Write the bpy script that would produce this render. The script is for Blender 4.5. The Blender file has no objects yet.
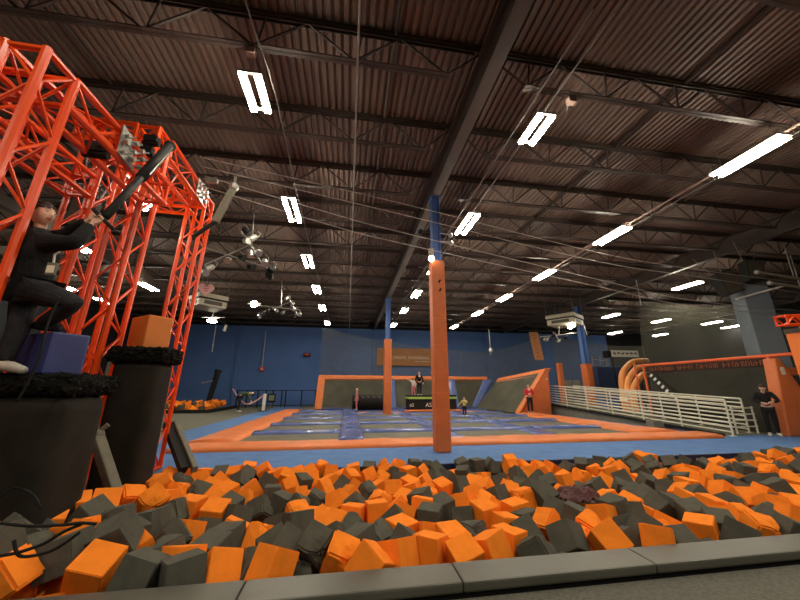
import bpy, bmesh, math, random
from mathutils import Vector, Matrix, Euler, noise
random.seed(3)
PI = math.pi
C = bpy.context.scene.collection
SC = bpy.context.scene

# ---------------------------------------------------------------- camera
CAM_F, CAM_H, PITCH, YAW = 322.0, 1.5, math.radians(15.37), math.radians(8.93)
_fw0 = Vector((math.sin(YAW), math.cos(YAW), 0)); _rt = Vector((math.cos(YAW), -math.sin(YAW), 0))
_fw = _fw0 * math.cos(PITCH) + Vector((0, 0, math.sin(PITCH)))
_up = -_fw0 * math.sin(PITCH) + Vector((0, 0, math.cos(PITCH)))
CP = Vector((0, 0, CAM_H))
def at(px, py, x=None, y=None, z=None):
    """point of the hall seen at a photo pixel, at a known depth, side or height"""
    d = _fw + _rt * ((px - 400) / CAM_F) + _up * ((300 - py) / CAM_F)
    t = (z - CAM_H) / d.z if z is not None else x / d.x if x is not None else y / d.y
    return CP + d * t
cam = bpy.data.cameras.new('camera'); cam.sensor_width = 36; cam.sensor_fit = 'HORIZONTAL'
cam.lens = CAM_F / 800 * 36; cam.clip_start = 0.05; cam.clip_end = 200
co = bpy.data.objects.new('camera', cam); C.objects.link(co)
co.matrix_world = Matrix.Translation(CP) @ Matrix((_rt, _up, -_fw)).transposed().to_4x4()
SC.camera = co

# ---------------------------------------------------------------- materials
MATS = {}
def mat(name, col, rough=.6, var=.12, scale=6, spec=.4, metal=0, bump=0, bscale=40, emit=None, estr=0, sheen=0, stretch=(1, 1, 1)):
    if name in MATS: return MATS[name]
    m = bpy.data.materials.new(name); m.use_nodes = True; MATS[name] = m
    nt = m.node_tree; b = nt.nodes['Principled BSDF']; L = nt.links
    b.inputs['Roughness'].default_value = rough; b.inputs['Metallic'].default_value = metal
    b.inputs['Specular IOR Level'].default_value = spec
    tc = nt.nodes.new('ShaderNodeTexCoord'); mp = nt.nodes.new('ShaderNodeMapping'); L.new(tc.outputs['Object'], mp.inputs['Vector'])
    mp.inputs['Scale'].default_value = stretch
    if emit:
        b.inputs['Emission Color'].default_value = (*emit, 1); b.inputs['Emission Strength'].default_value = estr
        b.inputs['Base Color'].default_value = (*col, 1); return m
    n = nt.nodes.new('ShaderNodeTexNoise'); n.inputs['Scale'].default_value = scale; n.inputs['Detail'].default_value = 5
    r = nt.nodes.new('ShaderNodeValToRGB'); L.new(mp.outputs[0], n.inputs['Vector']); L.new(n.outputs['Fac'], r.inputs['Fac'])
    r.color_ramp.elements[0].position = .3; r.color_ramp.elements[1].position = .7
    r.color_ramp.elements[0].color = (*[c * (1 - var) for c in col], 1); r.color_ramp.elements[1].color = (*[min(1, c * (1 + var)) for c in col], 1)
    L.new(r.outputs[0], b.inputs['Base Color'])
    if bump:
        n2 = nt.nodes.new('ShaderNodeTexNoise'); n2.inputs['Scale'].default_value = bscale; n2.inputs['Detail'].default_value = 4
        bp = nt.nodes.new('ShaderNodeBump'); bp.inputs['Strength'].default_value = bump; bp.inputs['Distance'].default_value = .02
        L.new(mp.outputs[0], n2.inputs['Vector']); L.new(n2.outputs['Fac'], bp.inputs['Height']); L.new(bp.outputs[0], b.inputs['Normal'])
    return m
foam_o = mat('orange_foam', (.88, .235, .022), .9, .08, 9, .1, bump=.1, bscale=90)
foam_g = mat('grey_foam', (.09, .088, .071), .9, .15, 9, .1, bump=.1, bscale=90)
truss_m = mat('orange_powder_coat', (.82, .074, .005), .28, .06, 4, .5)
vin_o = mat('orange_vinyl', (.68, .19, .055), .5, .1, 2.5, .35, bump=.12, bscale=7)
vin_o2 = mat('dull_orange_vinyl', (.58, .15, .045), .5, .1, 2.5, .35, bump=.2, bscale=5)
blk_o = mat('orange_block_vinyl', (.66, .2, .04), .5, .08, 3, .35)
vin_b = mat('blue_vinyl', (.10, .14, .36), .27, .12, 3, .5, bump=.2, bscale=9)
vin_n = mat('navy_vinyl', (.04, .055, .2), .4, .1, 3, .5, bump=.08, bscale=8)
vin_dn = mat('dark_navy_vinyl', (.012, .018, .06), .5, .1, 3, .3)
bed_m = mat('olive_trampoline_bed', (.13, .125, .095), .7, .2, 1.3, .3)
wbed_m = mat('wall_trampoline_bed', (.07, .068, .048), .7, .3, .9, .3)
carpet_b = mat('blue_carpet', (.105, .2, .42), .95, .1, 3, .1, bump=.15, bscale=160)
carpet_g = mat('grey_carpet', (.16, .158, .125), .95, .12, 4, .1, bump=.3, bscale=140)
plat_m = mat('platform_carpet', (.12, .117, .1), .95, .25, 60, .1, bump=.4, bscale=160)
rim_m = mat('grey_rim_vinyl', (.082, .081, .066), .4, .14, 2.2, .45, bump=.1, bscale=5)
wall_b = mat('blue_wall_paint', (.07, .145, .36), .7, .08, .6, .3)
wall_d = mat('dark_wall_paint', (.013, .014, .017), .8, .15, .6, .2)
roof_m = mat('brown_roof_deck', (.155, .110, .090), .55, .22, .5, .35)
steel_m = mat('brown_roof_steel', (.062, .047, .040), .55, .15, 2, .35)
col_b = mat('blue_steel_paint', (.08, .17, .45), .5, .06, 2, .4)
grey_pad = mat('grey_blue_wrap', (.13, .16, .19), .6, .1, 2, .3)
black_m = mat('black_plastic', (.011, .011, .011), .65, .2, 8, .22)
fuzzy_m = mat('black_shaggy_foam', (.006, .006, .005), .9, .5, 60, .15, bump=1.0, bscale=55)
ped_m = mat('dark_brown_vinyl', (.018, .0155, .0115), .7, .3, 4, .15, bump=.1, bscale=12)
strap_m = mat('grey_wrap', (.17, .165, .13), .75, .12, 12, .2, bump=.4, bscale=30)
rope_m = mat('black_rope', (.012, .012, .012), .8, .2, 30, .2)
white_m = mat('white_paint', (.72, .72, .66), .45, .05, 4, .4)
rail_m = mat('cream_pipe_paint', (.62, .62, .52), .4, .08, 3, .45)
chrome_m = mat('dull_steel', (.45, .45, .42), .35, .1, 12, .5, metal=.8)
cable_m = mat('galvanised_cable', (.5, .47, .43), .5, .1, 12, .5, metal=.5)
conduit_m = mat('grey_conduit', (.2, .19, .18), .5, .1, 6, .4)
pinkpipe_m = mat('buff_conduit', (.34, .235, .2), .5, .1, 6, .4)
fix_m = mat('grey_enamel', (.3, .3, .27), .4, .03, 4, .4)
beige_m = mat('beige_metal', (.34, .31, .24), .5, .08, 3, .4)
louv_m = mat('dark_louvre', (.06, .055, .04), .6, .1, 12, .3)
pink_m = mat('pink_board', (.85, .48, .48), .6, .05, 6, .3)
red_m = mat('red_paint', (.6, .03, .03), .5, .05, 6, .4)
lime_m = mat('lime_stripe', (.35, .6, .12), .6, .05, 6, .3)
ban_m = mat('orange_banner', (.42, .16, .035), .7, .06, 2, .2)
letter_m = mat('cream_lettering', (.78, .68, .52), .7, .04, 6, .2)
letter_w = mat('white_lettering', (.75, .76, .72), .7, .04, 6, .2)
letter_r = mat('rust_lettering', (.22, .075, .045), .7, .1, 6, .2)
letter_k = mat('black_lettering', (.02, .02, .02), .7, .1, 6, .2)
brown_m = mat('dark_brown_banner', (.035, .018, .012), .7, .1, 3, .2)
infl_m = mat('inflatable_orange', (.8, .33, .1), .5, .06, 2, .4)
wood_m = mat('dull_wood', (.2, .15, .1), .6, .2, 4, .3, stretch=(1, 8, 1))
maroon_m = mat('maroon_cloth', (.06, .009, .009), .6, .2, 8, .4)
skin_m = mat('skin', (.68, .42, .30), .5, .06, 8, .35)
lip_m = mat('lips', (.5, .17, .14), .45, .05, 8, .35)
hair_m = mat('dark_brown_hair', (.03, .016, .01), .55, .3, 40, .4, stretch=(1, 1, .2))
blond_m = mat('fair_hair', (.5, .38, .2), .6, .2, 40, .3)
kfab_m = mat('black_fabric', (.011, .011, .012), .85, .25, 14, .2, bump=.3, bscale=16)
jean_m = mat('charcoal_fabric', (.018, .018, .022), .85, .25, 14, .2, bump=.3, bscale=16)
redfab_m = mat('red_fabric', (.55, .03, .035), .8, .1, 14, .2, bump=.2, bscale=18)
pinkfab_m = mat('pink_fabric', (.62, .2, .22), .8, .1, 14, .2)
whitefab_m = mat('white_fabric', (.65, .62, .58), .8, .1, 14, .2)
yellowfab_m = mat('yellow_fabric', (.55, .45, .16), .8, .1, 14, .2)
greenfab_m = mat('olive_green_fabric', (.07, .09, .025), .8, .1, 14, .2)
shoe_m = mat('pale_shoe', (.5, .48, .42), .6, .1, 14, .3)
eye_m = mat('eye_white', (.75, .73, .7), .3, .02, 5, .5)
iris_m = mat('dark_iris', (.02, .012, .008), .25, .05, 5, .5)
LIGHT = 64.0
tube_m = mat('fluorescent_tube', (.9, .9, .85), emit=(1, .89, .70), estr=LIGHT)
lamp_m = mat('stage_lamp_glow', (.9, .9, .85), emit=(1, .88, .66), estr=40)
glow_m = mat('dim_lamp_glow', (.9, .9, .85), emit=(1, .9, .7), estr=14)

def net_mat(name, col, alpha, cell):
    m = bpy.data.materials.new(name); m.use_nodes = True; nt = m.node_tree; L = nt.links
    b = nt.nodes['Principled BSDF']; b.inputs['Base Color'].default_value = (*col, 1); b.inputs['Roughness'].default_value = .8
    tr = nt.nodes.new('ShaderNodeBsdfTransparent'); mx = nt.nodes.new('ShaderNodeMixShader')
    n = nt.nodes.new('ShaderNodeTexNoise'); n.inputs['Scale'].default_value = cell
    r = nt.nodes.new('ShaderNodeMapRange'); r.inputs['From Min'].default_value = .3; r.inputs['From Max'].default_value = .7
    r.inputs['To Min'].default_value = alpha - .06; r.inputs['To Max'].default_value = alpha + .06
    tc = nt.nodes.new('ShaderNodeTexCoord'); L.new(tc.outputs['Object'], n.inputs['Vector']); L.new(n.outputs['Fac'], r.inputs['Value'])
    L.new(r.outputs[0], mx.inputs['Fac']); L.new(tr.outputs[0], mx.inputs[1]); L.new(b.outputs[0], mx.inputs[2])
    L.new(mx.outputs[0], nt.nodes['Material Output'].inputs['Surface'])
    return m
net_m = net_mat('grey_safety_net', (.11, .115, .105), .34, 2)
net_d = net_mat('olive_safety_net', (.075, .075, .055), .5, .8)

# ---------------------------------------------------------------- mesh helpers
class MB:
    def __init__(s): s.v = []; s.f = []; s.mi = []
    def add(s, vs, fs, mi=0):
        b = len(s.v); s.v += [tuple(v) for v in vs]; s.f += [tuple(b + i for i in f) for f in fs]; s.mi += [mi] * len(fs); return s
    def box(s, c, size, rot=None, mi=0):
        c = Vector(c); h = Vector(size) / 2
        vs = [Vector((x * h.x, y * h.y, z * h.z)) for x in (-1, 1) for y in (-1, 1) for z in (-1, 1)]
        if rot is not None: vs = [rot @ v for v in vs]
        return s.add([c + v for v in vs], [(0, 1, 3, 2), (4, 6, 7, 5), (0, 4, 5, 1), (2, 3, 7, 6), (0, 2, 6, 4), (1, 5, 7, 3)], mi)
    def bx(s, x0, x1, y0, y1, z0, z1, mi=0): return s.box(((x0 + x1) / 2, (y0 + y1) / 2, (z0 + z1) / 2), (x1 - x0, y1 - y0, z1 - z0), mi=mi)
    def path(s, pts, r, n=6, mi=0, cap=True):
        pts = [Vector(p) for p in pts]; rs = r if isinstance(r, (list, tuple)) else [r] * len(pts)
        vs, fs = [], []; N = None
        for i, p in enumerate(pts):
            t = ((pts[i + 1] if i + 1 < len(pts) else p) - (pts[i - 1] if i else p)).normalized()
            if N is None: N = t.cross(Vector((0, 0, 1)) if abs(t.z) < .9 else Vector((1, 0, 0))).normalized()
            else: N = (N - t * N.dot(t)).normalized()
            B = t.cross(N)
            for k in range(n):
                a = 2 * PI * k / n + PI / n; vs.append(p + (N * math.cos(a) + B * math.sin(a)) * rs[i])
        for i in range(len(pts) - 1):
            for k in range(n):
                k2 = (k + 1) % n; fs.append((i * n + k, i * n + k2, (i + 1) * n + k2, (i + 1) * n + k))
        if cap: fs.append(tuple(range(n - 1, -1, -1))); fs.append(tuple((len(pts) - 1) * n + k for k in range(n)))
        return s.add(vs, fs, mi)
    def bar(s, a, b, w, h=None, mi=0):
        """rectangular bar from a to b"""
        a, b = Vector(a), Vector(b); t = (b - a); L = t.length; t.normalize()
        u = Vector((0, 0, 1)) if abs(t.z) < .95 else Vector((0, 1, 0)); n = t.cross(u).normalized(); u = n.cross(t)
        rot = Matrix((n, t, u)).transposed(); return s.box((a + b) / 2, (w, L, h or w), rot, mi)
    def prism(s, poly, d, mi=0):
        """polygon (3-D points) extruded by vector d"""
        d = Vector(d); p = [Vector(q) for q in poly]; n = len(p)
        return s.add(p + [q + d for q in p], [tuple(range(n - 1, -1, -1)), tuple(range(n, 2 * n))] + [(i, (i + 1) % n, n + (i + 1) % n, n + i) for i in range(n)], mi)
    def sph(s, c, r, n=10, m=7, mi=0, sc=(1, 1, 1)):
        c = Vector(c); vs = [c + Vector((0, 0, r * sc[2]))]
        for i in range(1, m):
            a = PI * i / m
            for k in range(n):
                b = 2 * PI * k / n; vs.append(c + Vector((r * sc[0] * math.sin(a) * math.cos(b), r * sc[1] * math.sin(a) * math.sin(b), r * sc[2] * math.cos(a))))
        vs.append(c - Vector((0, 0, r * sc[2]))); fs = [(0, 1 + k, 1 + (k + 1) % n) for k in range(n)]
        for i in range(m - 2):
            for k in range(n): fs.append((1 + i * n + k, 1 + (i + 1) * n + k, 1 + (i + 1) * n + (k + 1) % n, 1 + i * n + (k + 1) % n))
        e = len(vs) - 1; fs += [(e, 1 + (m - 2) * n + (k + 1) % n, 1 + (m - 2) * n + k) for k in range(n)]
        return s.add(vs, fs, mi)
    def mesh(s, name, m, bevel=0, seg=2, smooth=False, sub=0, fn=None):
        me = bpy.data.meshes.new(name); bm = bmesh.new()
        vs = [bm.verts.new(v) for v in s.v]
        for f, i in zip(s.f, s.mi):
            try: fc = bm.faces.new([vs[k] for k in f]); fc.material_index = i
            except ValueError: pass
        bmesh.ops.recalc_face_normals(bm, faces=bm.faces)
        if bevel: bmesh.ops.bevel(bm, geom=list(bm.edges), offset=bevel, segments=seg, affect='EDGES', profile=.6, clamp_overlap=True)
        if sub: bmesh.ops.subdivide_edges(bm, edges=list(bm.edges), cuts=sub, use_grid_fill=True)
        if fn:
            for v in bm.verts: v.co = Vector(fn(v.co))
        if smooth:
            for f in bm.faces: f.smooth = True
        bm.to_mesh(me); bm.free()
        for q in (m if isinstance(m, (list, tuple)) else [m]): me.materials.append(q)
        return me
    def build(s, name, m, parent=None, **k): return put(name, s.mesh(name, m, **k), parent)
def put(name, me, parent=None, loc=None, rot=None):
    o = bpy.data.objects.new(name, me); C.objects.link(o)
    if parent: o.parent = parent
    if loc is not None: o.location = loc
    if rot is not None: o.rotation_euler = rot
    return o
def tag(o, label=None, cat=None, group=None, kind=None):
    for k, v in (('label', label), ('category', cat), ('group', group), ('kind', kind)):
        if v: o[k] = v
    return o
def thing(name, label, cat, loc=(0, 0, 0), group=None):
    o = bpy.data.objects.new(name, None); C.objects.link(o); o.location = loc; o.empty_display_size = .1
    return tag(o, label, cat, group)
def S(name, mb, m, **k): return tag(mb.build(name, m, **k), kind='structure')
def copy_tree(o, parent=None):
    c = o.copy(); C.objects.link(c)
    if parent: c.parent = parent
    for ch in o.children: copy_tree(ch, c)
    return c
def rotz(a): return Matrix.Rotation(a, 3, 'Z')
ORD = ('first second third fourth fifth sixth seventh eighth ninth tenth eleventh twelfth thirteenth fourteenth fifteenth sixteenth seventeenth eighteenth nineteenth twentieth '
       'twenty-first twenty-second twenty-third twenty-fourth twenty-fifth twenty-sixth twenty-seventh twenty-eighth twenty-ninth thirtieth').split()
def text_mesh(body, size, name, m, ext=.004):
    cu = bpy.data.curves.new(name, 'FONT'); cu.body = body; cu.size = size; cu.extrude = ext; cu.align_x = 'CENTER'; cu.align_y = 'CENTER'
    t = bpy.data.objects.new(name, cu); C.objects.link(t); bpy.context.view_layer.update()
    me = bpy.data.meshes.new_from_object(t.evaluated_get(bpy.context.evaluated_depsgraph_get())); me.name = name
    bpy.data.objects.remove(t); bpy.data.curves.remove(cu); me.materials.clear(); me.materials.append(m); return me

# ================================================================ SETTING
XL, XR, YB, YF, ZT = -18.0, 33.0, 31.5, -9.0, 7.9
PY0, PY1, PX0, PX1 = 2.56, 7.08, -8.0, 16.0          # foam pit
S('floor', MB().bx(XL, XR, PY1, YB, -.3, 0).bx(XL, PX0, 2.3, PY1, -.3, 0).bx(PX1, XR, 2.3, PY1, -.3, 0), carpet_g)
S('floor_pit', MB().bx(PX0, PX1, 2.3, PY1, -1.05, -.9), vin_dn)
S('floor_platform', MB().bx(XL, XR, YF, 2.36, -.3, .225), plat_m)
S('trim_1', MB().bx(PX0, PX1, PY1 - .06, PY1 - .002, -.9, .012), vin_dn, bevel=.01)
S('trim_2', MB().bx(PX0, PX1, 2.345, 2.58, -.9, .19), black_m)
S('floor_walkway', MB().bx(-8, 16, PY1, 9.5, .0, .012), carpet_b)
S('floor_lane', MB().bx(-5.8, -3.7, 9.5, 31, .0, .012).bx(11.0, 12.2, 9.5, 19.5, 0, .012), carpet_b)
S('wall_back', MB().bx(XL, 28, YB, YB + .3, 0, ZT + .2), wall_b)
S('wall_right', MB().bx(XR, XR + .3, YF, YB + .3, 0, ZT + .2).bx(28, XR, YB, YB + .3, 0, ZT + .2), wall_d)
S('wall_left', MB().bx(XL - .3, XL, YF, YB + .3, 0, ZT + .2), wall_d)
S('wall_front', MB().bx(XL, XR, YF - .3, YF, 0, ZT + .2), wall_d)
for i, px in enumerate((240, 375, 487)):
    x = at(px, 345, y=31.4).x
    S(f'trim_{i+3}', MB().bx(x - .16, x + .16, 31.36, 31.5, 0, 7.4), wall_b)
S('trim_6', MB().bx(XL, 28, 31.3, 31.5, 7.15, 7.9), wall_d)
# corrugated roof deck, ribs running away from the camera
mb = MB(); x = XL; pr = []
while x < XR:
    pr += [(x, 7.9), (x + .075, 7.9), (x + .095, 7.955), (x + .135, 7.955)]; x += .155
n = len(pr)
mb.add([(a, YF, z) for a, z in pr] + [(a, YB, z) for a, z in pr], [(i, i + 1, n + i + 1, n + i) for i in range(n - 1)])
mb.bx(XL, XR, YF, YB, 8.02, 8.1)
S('ceiling', mb, roof_m)
# girders and open-web joists
GX = (-11.1, 2.37, 15.84, 29.3)
for gx in GX:
    g = MB().bx(gx - .13, gx + .13, YF, YB, 7.07, 7.095).bx(gx - .13, gx + .13, YF, YB, 7.70, 7.725).bx(gx - .012, gx + .012, YF, YB, 7.09, 7.71)
    S('roof_girder', g, steel_m)
def joist_mesh(L):
    m = MB(); zt, zb = 7.85, 7.08
    for s in (-1, 1):
        m.bx(0, L, s * .035 - .028, s * .035 + .028, zt - .02, zt + .04).bx(0, L, s * .035 - .006, s * .035 + .006, zt - .09, zt)
        m.bx(.75, L - .75, s * .035 - .03, s * .035 + .03, zb, zb + .016).bx(.75, L - .75, s * .03 - .005, s * .03 + .005, zb, zb + .06)
    nP = int((L - 1.6) / 1.56); p = (L - 1.6) / nP
    for i in range(nP):
        x0 = .8 + p * i; xm = x0 + p / 2
        m.path([(x0, 0, zb + .03), (xm, 0, zt - .02)], .024, 4).path([(xm, 0, zt - .02), (x0 + p, 0, zb + .03)], .024, 4)
        m.path([(x0 + .04, 0, zb + .03), (x0 + .14, 0, zt - .02)], .018, 4)
    m.path([(.8, 0, zb + .03), (.05, 0, zt - .05)], .017, 4).path([(L - .8, 0, zb + .03), (L - .05, 0, zt - .05)], .017, 4)
    m.bx(0, .2, -.06, .06, 7.725, 7.84).bx(L - .2, L, -.06, .06, 7.725, 7.84)
    return m.mesh('roof_joist', steel_m)
bays = [(XL, GX[0]), (GX[0], GX[1]), (GX[1], GX[2]), (GX[2], GX[3]), (GX[3], XR)]
for a, b in bays:
    jm = joist_mesh(b - a)
    for k in range(-3, 12):
        tag(put('roof_joist', jm, loc=(a, 8.33 + 1.93 * k, 0)), kind='structure')
# bridging and conduits that run along the roof
for x, z, r, m in ((-.06, 7.02, .022, conduit_m), (.62, 7.84, .03, steel_m), (-5.3, 7.84, .03, steel_m), (6.9, 7.84, .05, steel_m), (11.4, 7.84, .05, steel_m)):
    tag(MB().path([(x, 1, z), (x, YB, z)], r, 6).build('roof_bridging', m), kind='structure')

# ================================================================ LIGHT FIXTURES
def fixture_mesh():
    r = thing('ceiling_light', 'x', 'light')
    MB().bx(-.19, -.06, -.68, .68, .055, .07).bx(.06, .19, -.68, .68, .055, .07).bx(-.19, .19, -.68, -.62, .055, .11).bx(-.19, .19, .62, .68, .055, .11).build('housing', fix_m, r)
    for s in (-1, 1): MB().bx(s * .125 - .05, s * .125 + .05, -.66, .66, 0, .045).build('tube', tube_m, r)
    MB().path([(0, -.5, .1), (0, -.5, 1.2)], .006, 4).path([(0, .5, .1), (0, .5, 1.2)], .006, 4).build('hanger', conduit_m, r)
    return r
proto = fixture_mesh(); first = True
rows = [(-1.85, 'above the gap beside the orange truss'), (3.6, 'in the line beside the tall padded column'), (8.85, 'in the line under the buff conduit')]
YS = (4.95, 8.95, 13.0, 17.0, 21.1, 26.3)
lights = []
for x, where in rows:
    for k, y in enumerate(YS):
        if x > 9 and k == 1: continue
        lights.append((x, y, f'twin tube light {where}, ' + ('nearest of its line' if k == 0 else ORD[k - (x > 9 and k > 1)] + ' nearest of its line')))
for px, py, w in ((687, 286, 'twin tube light hanging in front of the black speakers'), (611, 316, 'twin tube light beyond the small column, upper of two'),
                  (615, 333, 'twin tube light beyond the small column, lower of two'), (712, 323, 'long bright tube light behind the dark netting beside the pale wrapped column'),
                  (661, 321, 'twin tube light behind the top corner of the dark netting'), (660, 335, 'small low tube light behind the dark netting above the orange tubes'),
                  (148, 287, 'tube light seen through the orange truss towers'), (76, 246, 'tube light seen above the climbing person knee through the truss'), (64, 287, 'tube light seen between the climbing person legs'), (104, 301, 'low tube light seen through the middle truss towers'), (36, 304, 'low tube light seen under the climbing person raised leg'), (731, 327, 'short tube light beside the striped orange post')):
    p = at(px, py, z=6.6); lights.append((p.x, p.y, w))
for x, y, lab in lights:
    o = proto if first else copy_tree(proto); first = False
    o.location = (x, y, 6.58); o.scale.y = .58 if y < 5 and x < 5 else 1; tag(o, lab, 'light', 'fluorescent lights under the roof')
for x in (-7.3, -1.85, 3.6, 9.05, 14.5):              # the same rows go on overhead and behind the camera
    for y in (.9, -3.1, -7.1):
        l = bpy.data.lights.new('ceiling_lamp', 'AREA'); l.shape = 'RECTANGLE'; l.size = .26; l.size_y = 1.32
        l.energy = LIGHT * PI * .18 * 1.32 * 1.15; l.color = (1, .89, .70)
        lo = bpy.data.objects.new('ceiling_lamp', l); C.objects.link(lo); lo.location = (x, y, 6.6)
# conduits feeding the light lines
tag(MB().path([(9.3, 3.5, 6.95), (9.3, 29, 6.95)], .03, 6).bx(9.2, 9.40, 8.6, 10.8, 6.93, 7.0).build('conduit', pinkpipe_m), 'buff conduit with a wider channel running along the far light line', 'conduit')
tag(MB().path([(9.7, 3.5, 7.02), (9.7, 29, 7.02)], .012, 6).build('conduit', conduit_m), 'thin grey conduit running beside the buff conduit', 'conduit')
for x, lab in ((3.4, 'grey conduit along the light line by the padded column, nearer the girder'), (3.75, 'grey conduit along the light line by the padded column, further from the girder')):
    tag(MB().path([(x, 3, 6.98), (x, 29, 6.98)], .016, 6).build('conduit', conduit_m), lab, 'conduit')
tag(MB().path([(-1.75, 3.2, 7.0), (-1.65, 4.0, 6.85), (-1.55, 4.6, 6.75), (-1.6, 5.4, 6.95), (-1.7, 9, 7), (-1.75, 28, 7)], .012, 6).build('light_cord', conduit_m), 'pale cord looping past the light above the orange truss', 'cord')

for px, py, lab in ((251, 52, 'small buff junction box under the joist above the truss side light'), (571, 101, 'small buff junction box under the joist beside the padded column light line')):
    p = at(px, py, z=7.0); t = thing('junction_box', lab, 'junction box', p)
    MB().bx(-.075, .075, -.06, .06, -.06, .06).build('case', pinkpipe_m, t, bevel=.01); MB().path([(0, 0, .05), (.05, .1, .12), (.12, .3, .04)], .01, 5).build('cord', conduit_m, t)
# ================================================================ COLUMNS
def column(x, y, ztop, zpad, w, label, group=None):
    r = thing('support_column', label, 'column', (x, y, 0))
    MB().bx(-w * .45, w * .45, -.012, .012, 0, ztop).bx(-w * .45, -w * .45 + .02, -w * .45, w * .45, 0, ztop).bx(w * .45 - .02, w * .45, -w * .45, w * .45, 0, ztop).bx(-w * .6, w * .6, -w * .5, w * .5, ztop - .03, ztop - .001).build('steel_post', col_b, r)
    h = w * .70
    def wr(v):
        k = .012 * math.sin(v.z * 9 + math.sin(v.z * 3.1) * 2) ** 8
        return Vector((v.x * (1 - k * 2), v.y * (1 - k * 2), v.z))
    MB().bx(-h, h, -h, h, .012, zpad).build('column_pad', vin_o2, r, bevel=.04, sub=0)
    return r
c1 = column(2.36, 8.33, 7.07, 4.98, .27, 'tall blue steel column with an orange pad rising in front of the trampolines')
m = MB()
for z in (4.2, 3.3, 2.6, 1.9, 1.4, .8): m.bx(-.193, .193, -.193, .193, z, z + .012)
m.build('pad_seam', vin_o, c1)
for dx, dz in ((.02, 4.35), (.03, 4.1)): MB().box((dx, -.195, dz), (.05, .012, .1), Matrix.Rotation(.5, 3, 'Y')).build('mark', black_m, c1)
for s, zz in ((-1, 5.95), (1, 5.9), (1, 5.65)):
    MB().path([(s * .16, 0, zz), (s * .42, -.03, zz - .03)], .018, 6).sph((s * .45, -.04, zz - .06), .075, 8, 6).build('spotlight', black_m if s < 0 else chrome_m, c1)
MB().path([(-.2, -.2, 5.3), (-.2, -.2, 5.05)], .07, 8).build('lamp_body', beige_m, c1)
MB().sph((-.2, -.22, 4.99), .085, 8, 6).build('lamp_glow', glow_m, c1)
column(2.36, 19.9, 7.07, 4.45, .32, 'blue column with orange pad standing further back beside the orange banner')
column(15.84, 19.9, 7.07, 3.1, .36, 'blue column with short orange pad beside the hanging air unit')
r = thing('wrapped_column', 'wide pale grey blue wrapped column behind the orange tube frame', 'column', (15.85, 10.1, 0))
MB().bx(-.42, .36, -.42, .42, .0, 5.45).build('wrap', grey_pad, r, bevel=.02)
MB().path([(-.72, -.46, 4.9), (.85, -.46, 5.3)], .035, 8).build('cross_tube', white_m, r)
r.rotation_euler.z = -.5

# ================================================================ TRAMPOLINE COURT
court = thing('trampoline_court', 'floor of olive trampoline beds framed by blue and orange pads', 'trampoline', (0, 9.3, 0))
def pad_mesh(name, x0, x1, y0, y1, z0, z1, m, bev=.05, wave=0):
    nx = max(1, int((x1 - x0) / .35)); ny = max(1, int((y1 - y0) / .35)); mb = MB()
    hx = (x1 - x0); hy = (y1 - y0)
    # rounded soft pad: cross profile over the shorter side
    prof = [(0, 0), (.0, .55), (.08, .85), (.25, 1), (.75, 1), (.92, .85), (1, .55), (1, 0)]
    if hx >= hy:
        vs = [(x0 + hx * i / nx, y0 + hy * a, z0 + (z1 - z0) * b * (1 + (wave * noise.noise(Vector((x0 + i * .8, y0 * 1.7, 3 * a))) if b else 0))) for i in range(nx + 1) for a, b in prof]; nn = nx
    else:
        vs = [(x0 + hx * a, y0 + hy * i / ny, z0 + (z1 - z0) * b * (1 + (wave * noise.noise(Vector((x0 * 1.7, y0 + i * .8, 3 * a))) if b else 0))) for i in range(ny + 1) for a, b in prof]; nn = ny
    P = len(prof); fs = [(i * P + k, i * P + k + 1, (i + 1) * P + k + 1, (i + 1) * P + k) for i in range(nn) for k in range(P - 1)]
    fs += [tuple(range(P)), tuple(nn * P + k for k in range(P))]
    return mb.add(vs, fs).mesh(name, m, smooth=True)
def cpad(name, *a, **k): return put(name, pad_mesh(name, *a, **k), court, loc=(0, -9.3, 0))
cpad('border_pad', -4.2, 11.65, 9.08, 10.15, .012, .12, vin_o, wave=.25)
cpad('border_pad', -4.2, -3.0, 9.95, 23.7, .012, .16, vin_o, wave=.3)
cpad('border_pad', 9.6, 11.1, 9.95, 18.25, .012, .16, vin_o, wave=.3)
xs = [(-3.0, -.2), (.55, 3.0), (3.7, 6.15), (6.85, 9.6)]
ypad = [(11.75, 12.3), (14.4, 14.95), (17.05, 17.6), (19.7, 20.25), (22.3, 22.85)]
yb = [10.0] + [v for p in ypad for v in p] + [23.7]
for (x0, x1) in xs:
    for a, b in ypad:
        cpad('cross_pad', x0, x1 + .7 if 2 < x1 < 9 else x1, a, b, .012, .145, vin_b, wave=.35)
    for i in range(0, len(yb), 2):
        put('trampoline_bed', MB().bx(x0, x1, yb[i], yb[i + 1], .03, .05).mesh('trampoline_bed', bed_m), court, loc=(0, -9.3, 0))
for x0, x1 in ((-.2, .55), (3.0, 3.7), (6.15, 6.85)):
    for i in range(0, len(yb), 2):
        cpad('lane_pad', x0, x1, yb[i] - .2, min(yb[i + 1] + .25, 23.7), .012, .18 if x0 < 0 else .10, vin_b, wave=.3)
cpad('end_pad', .6, 9.2, 20.35, 20.75, .012, .12, vin_o, wave=.2)

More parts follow.
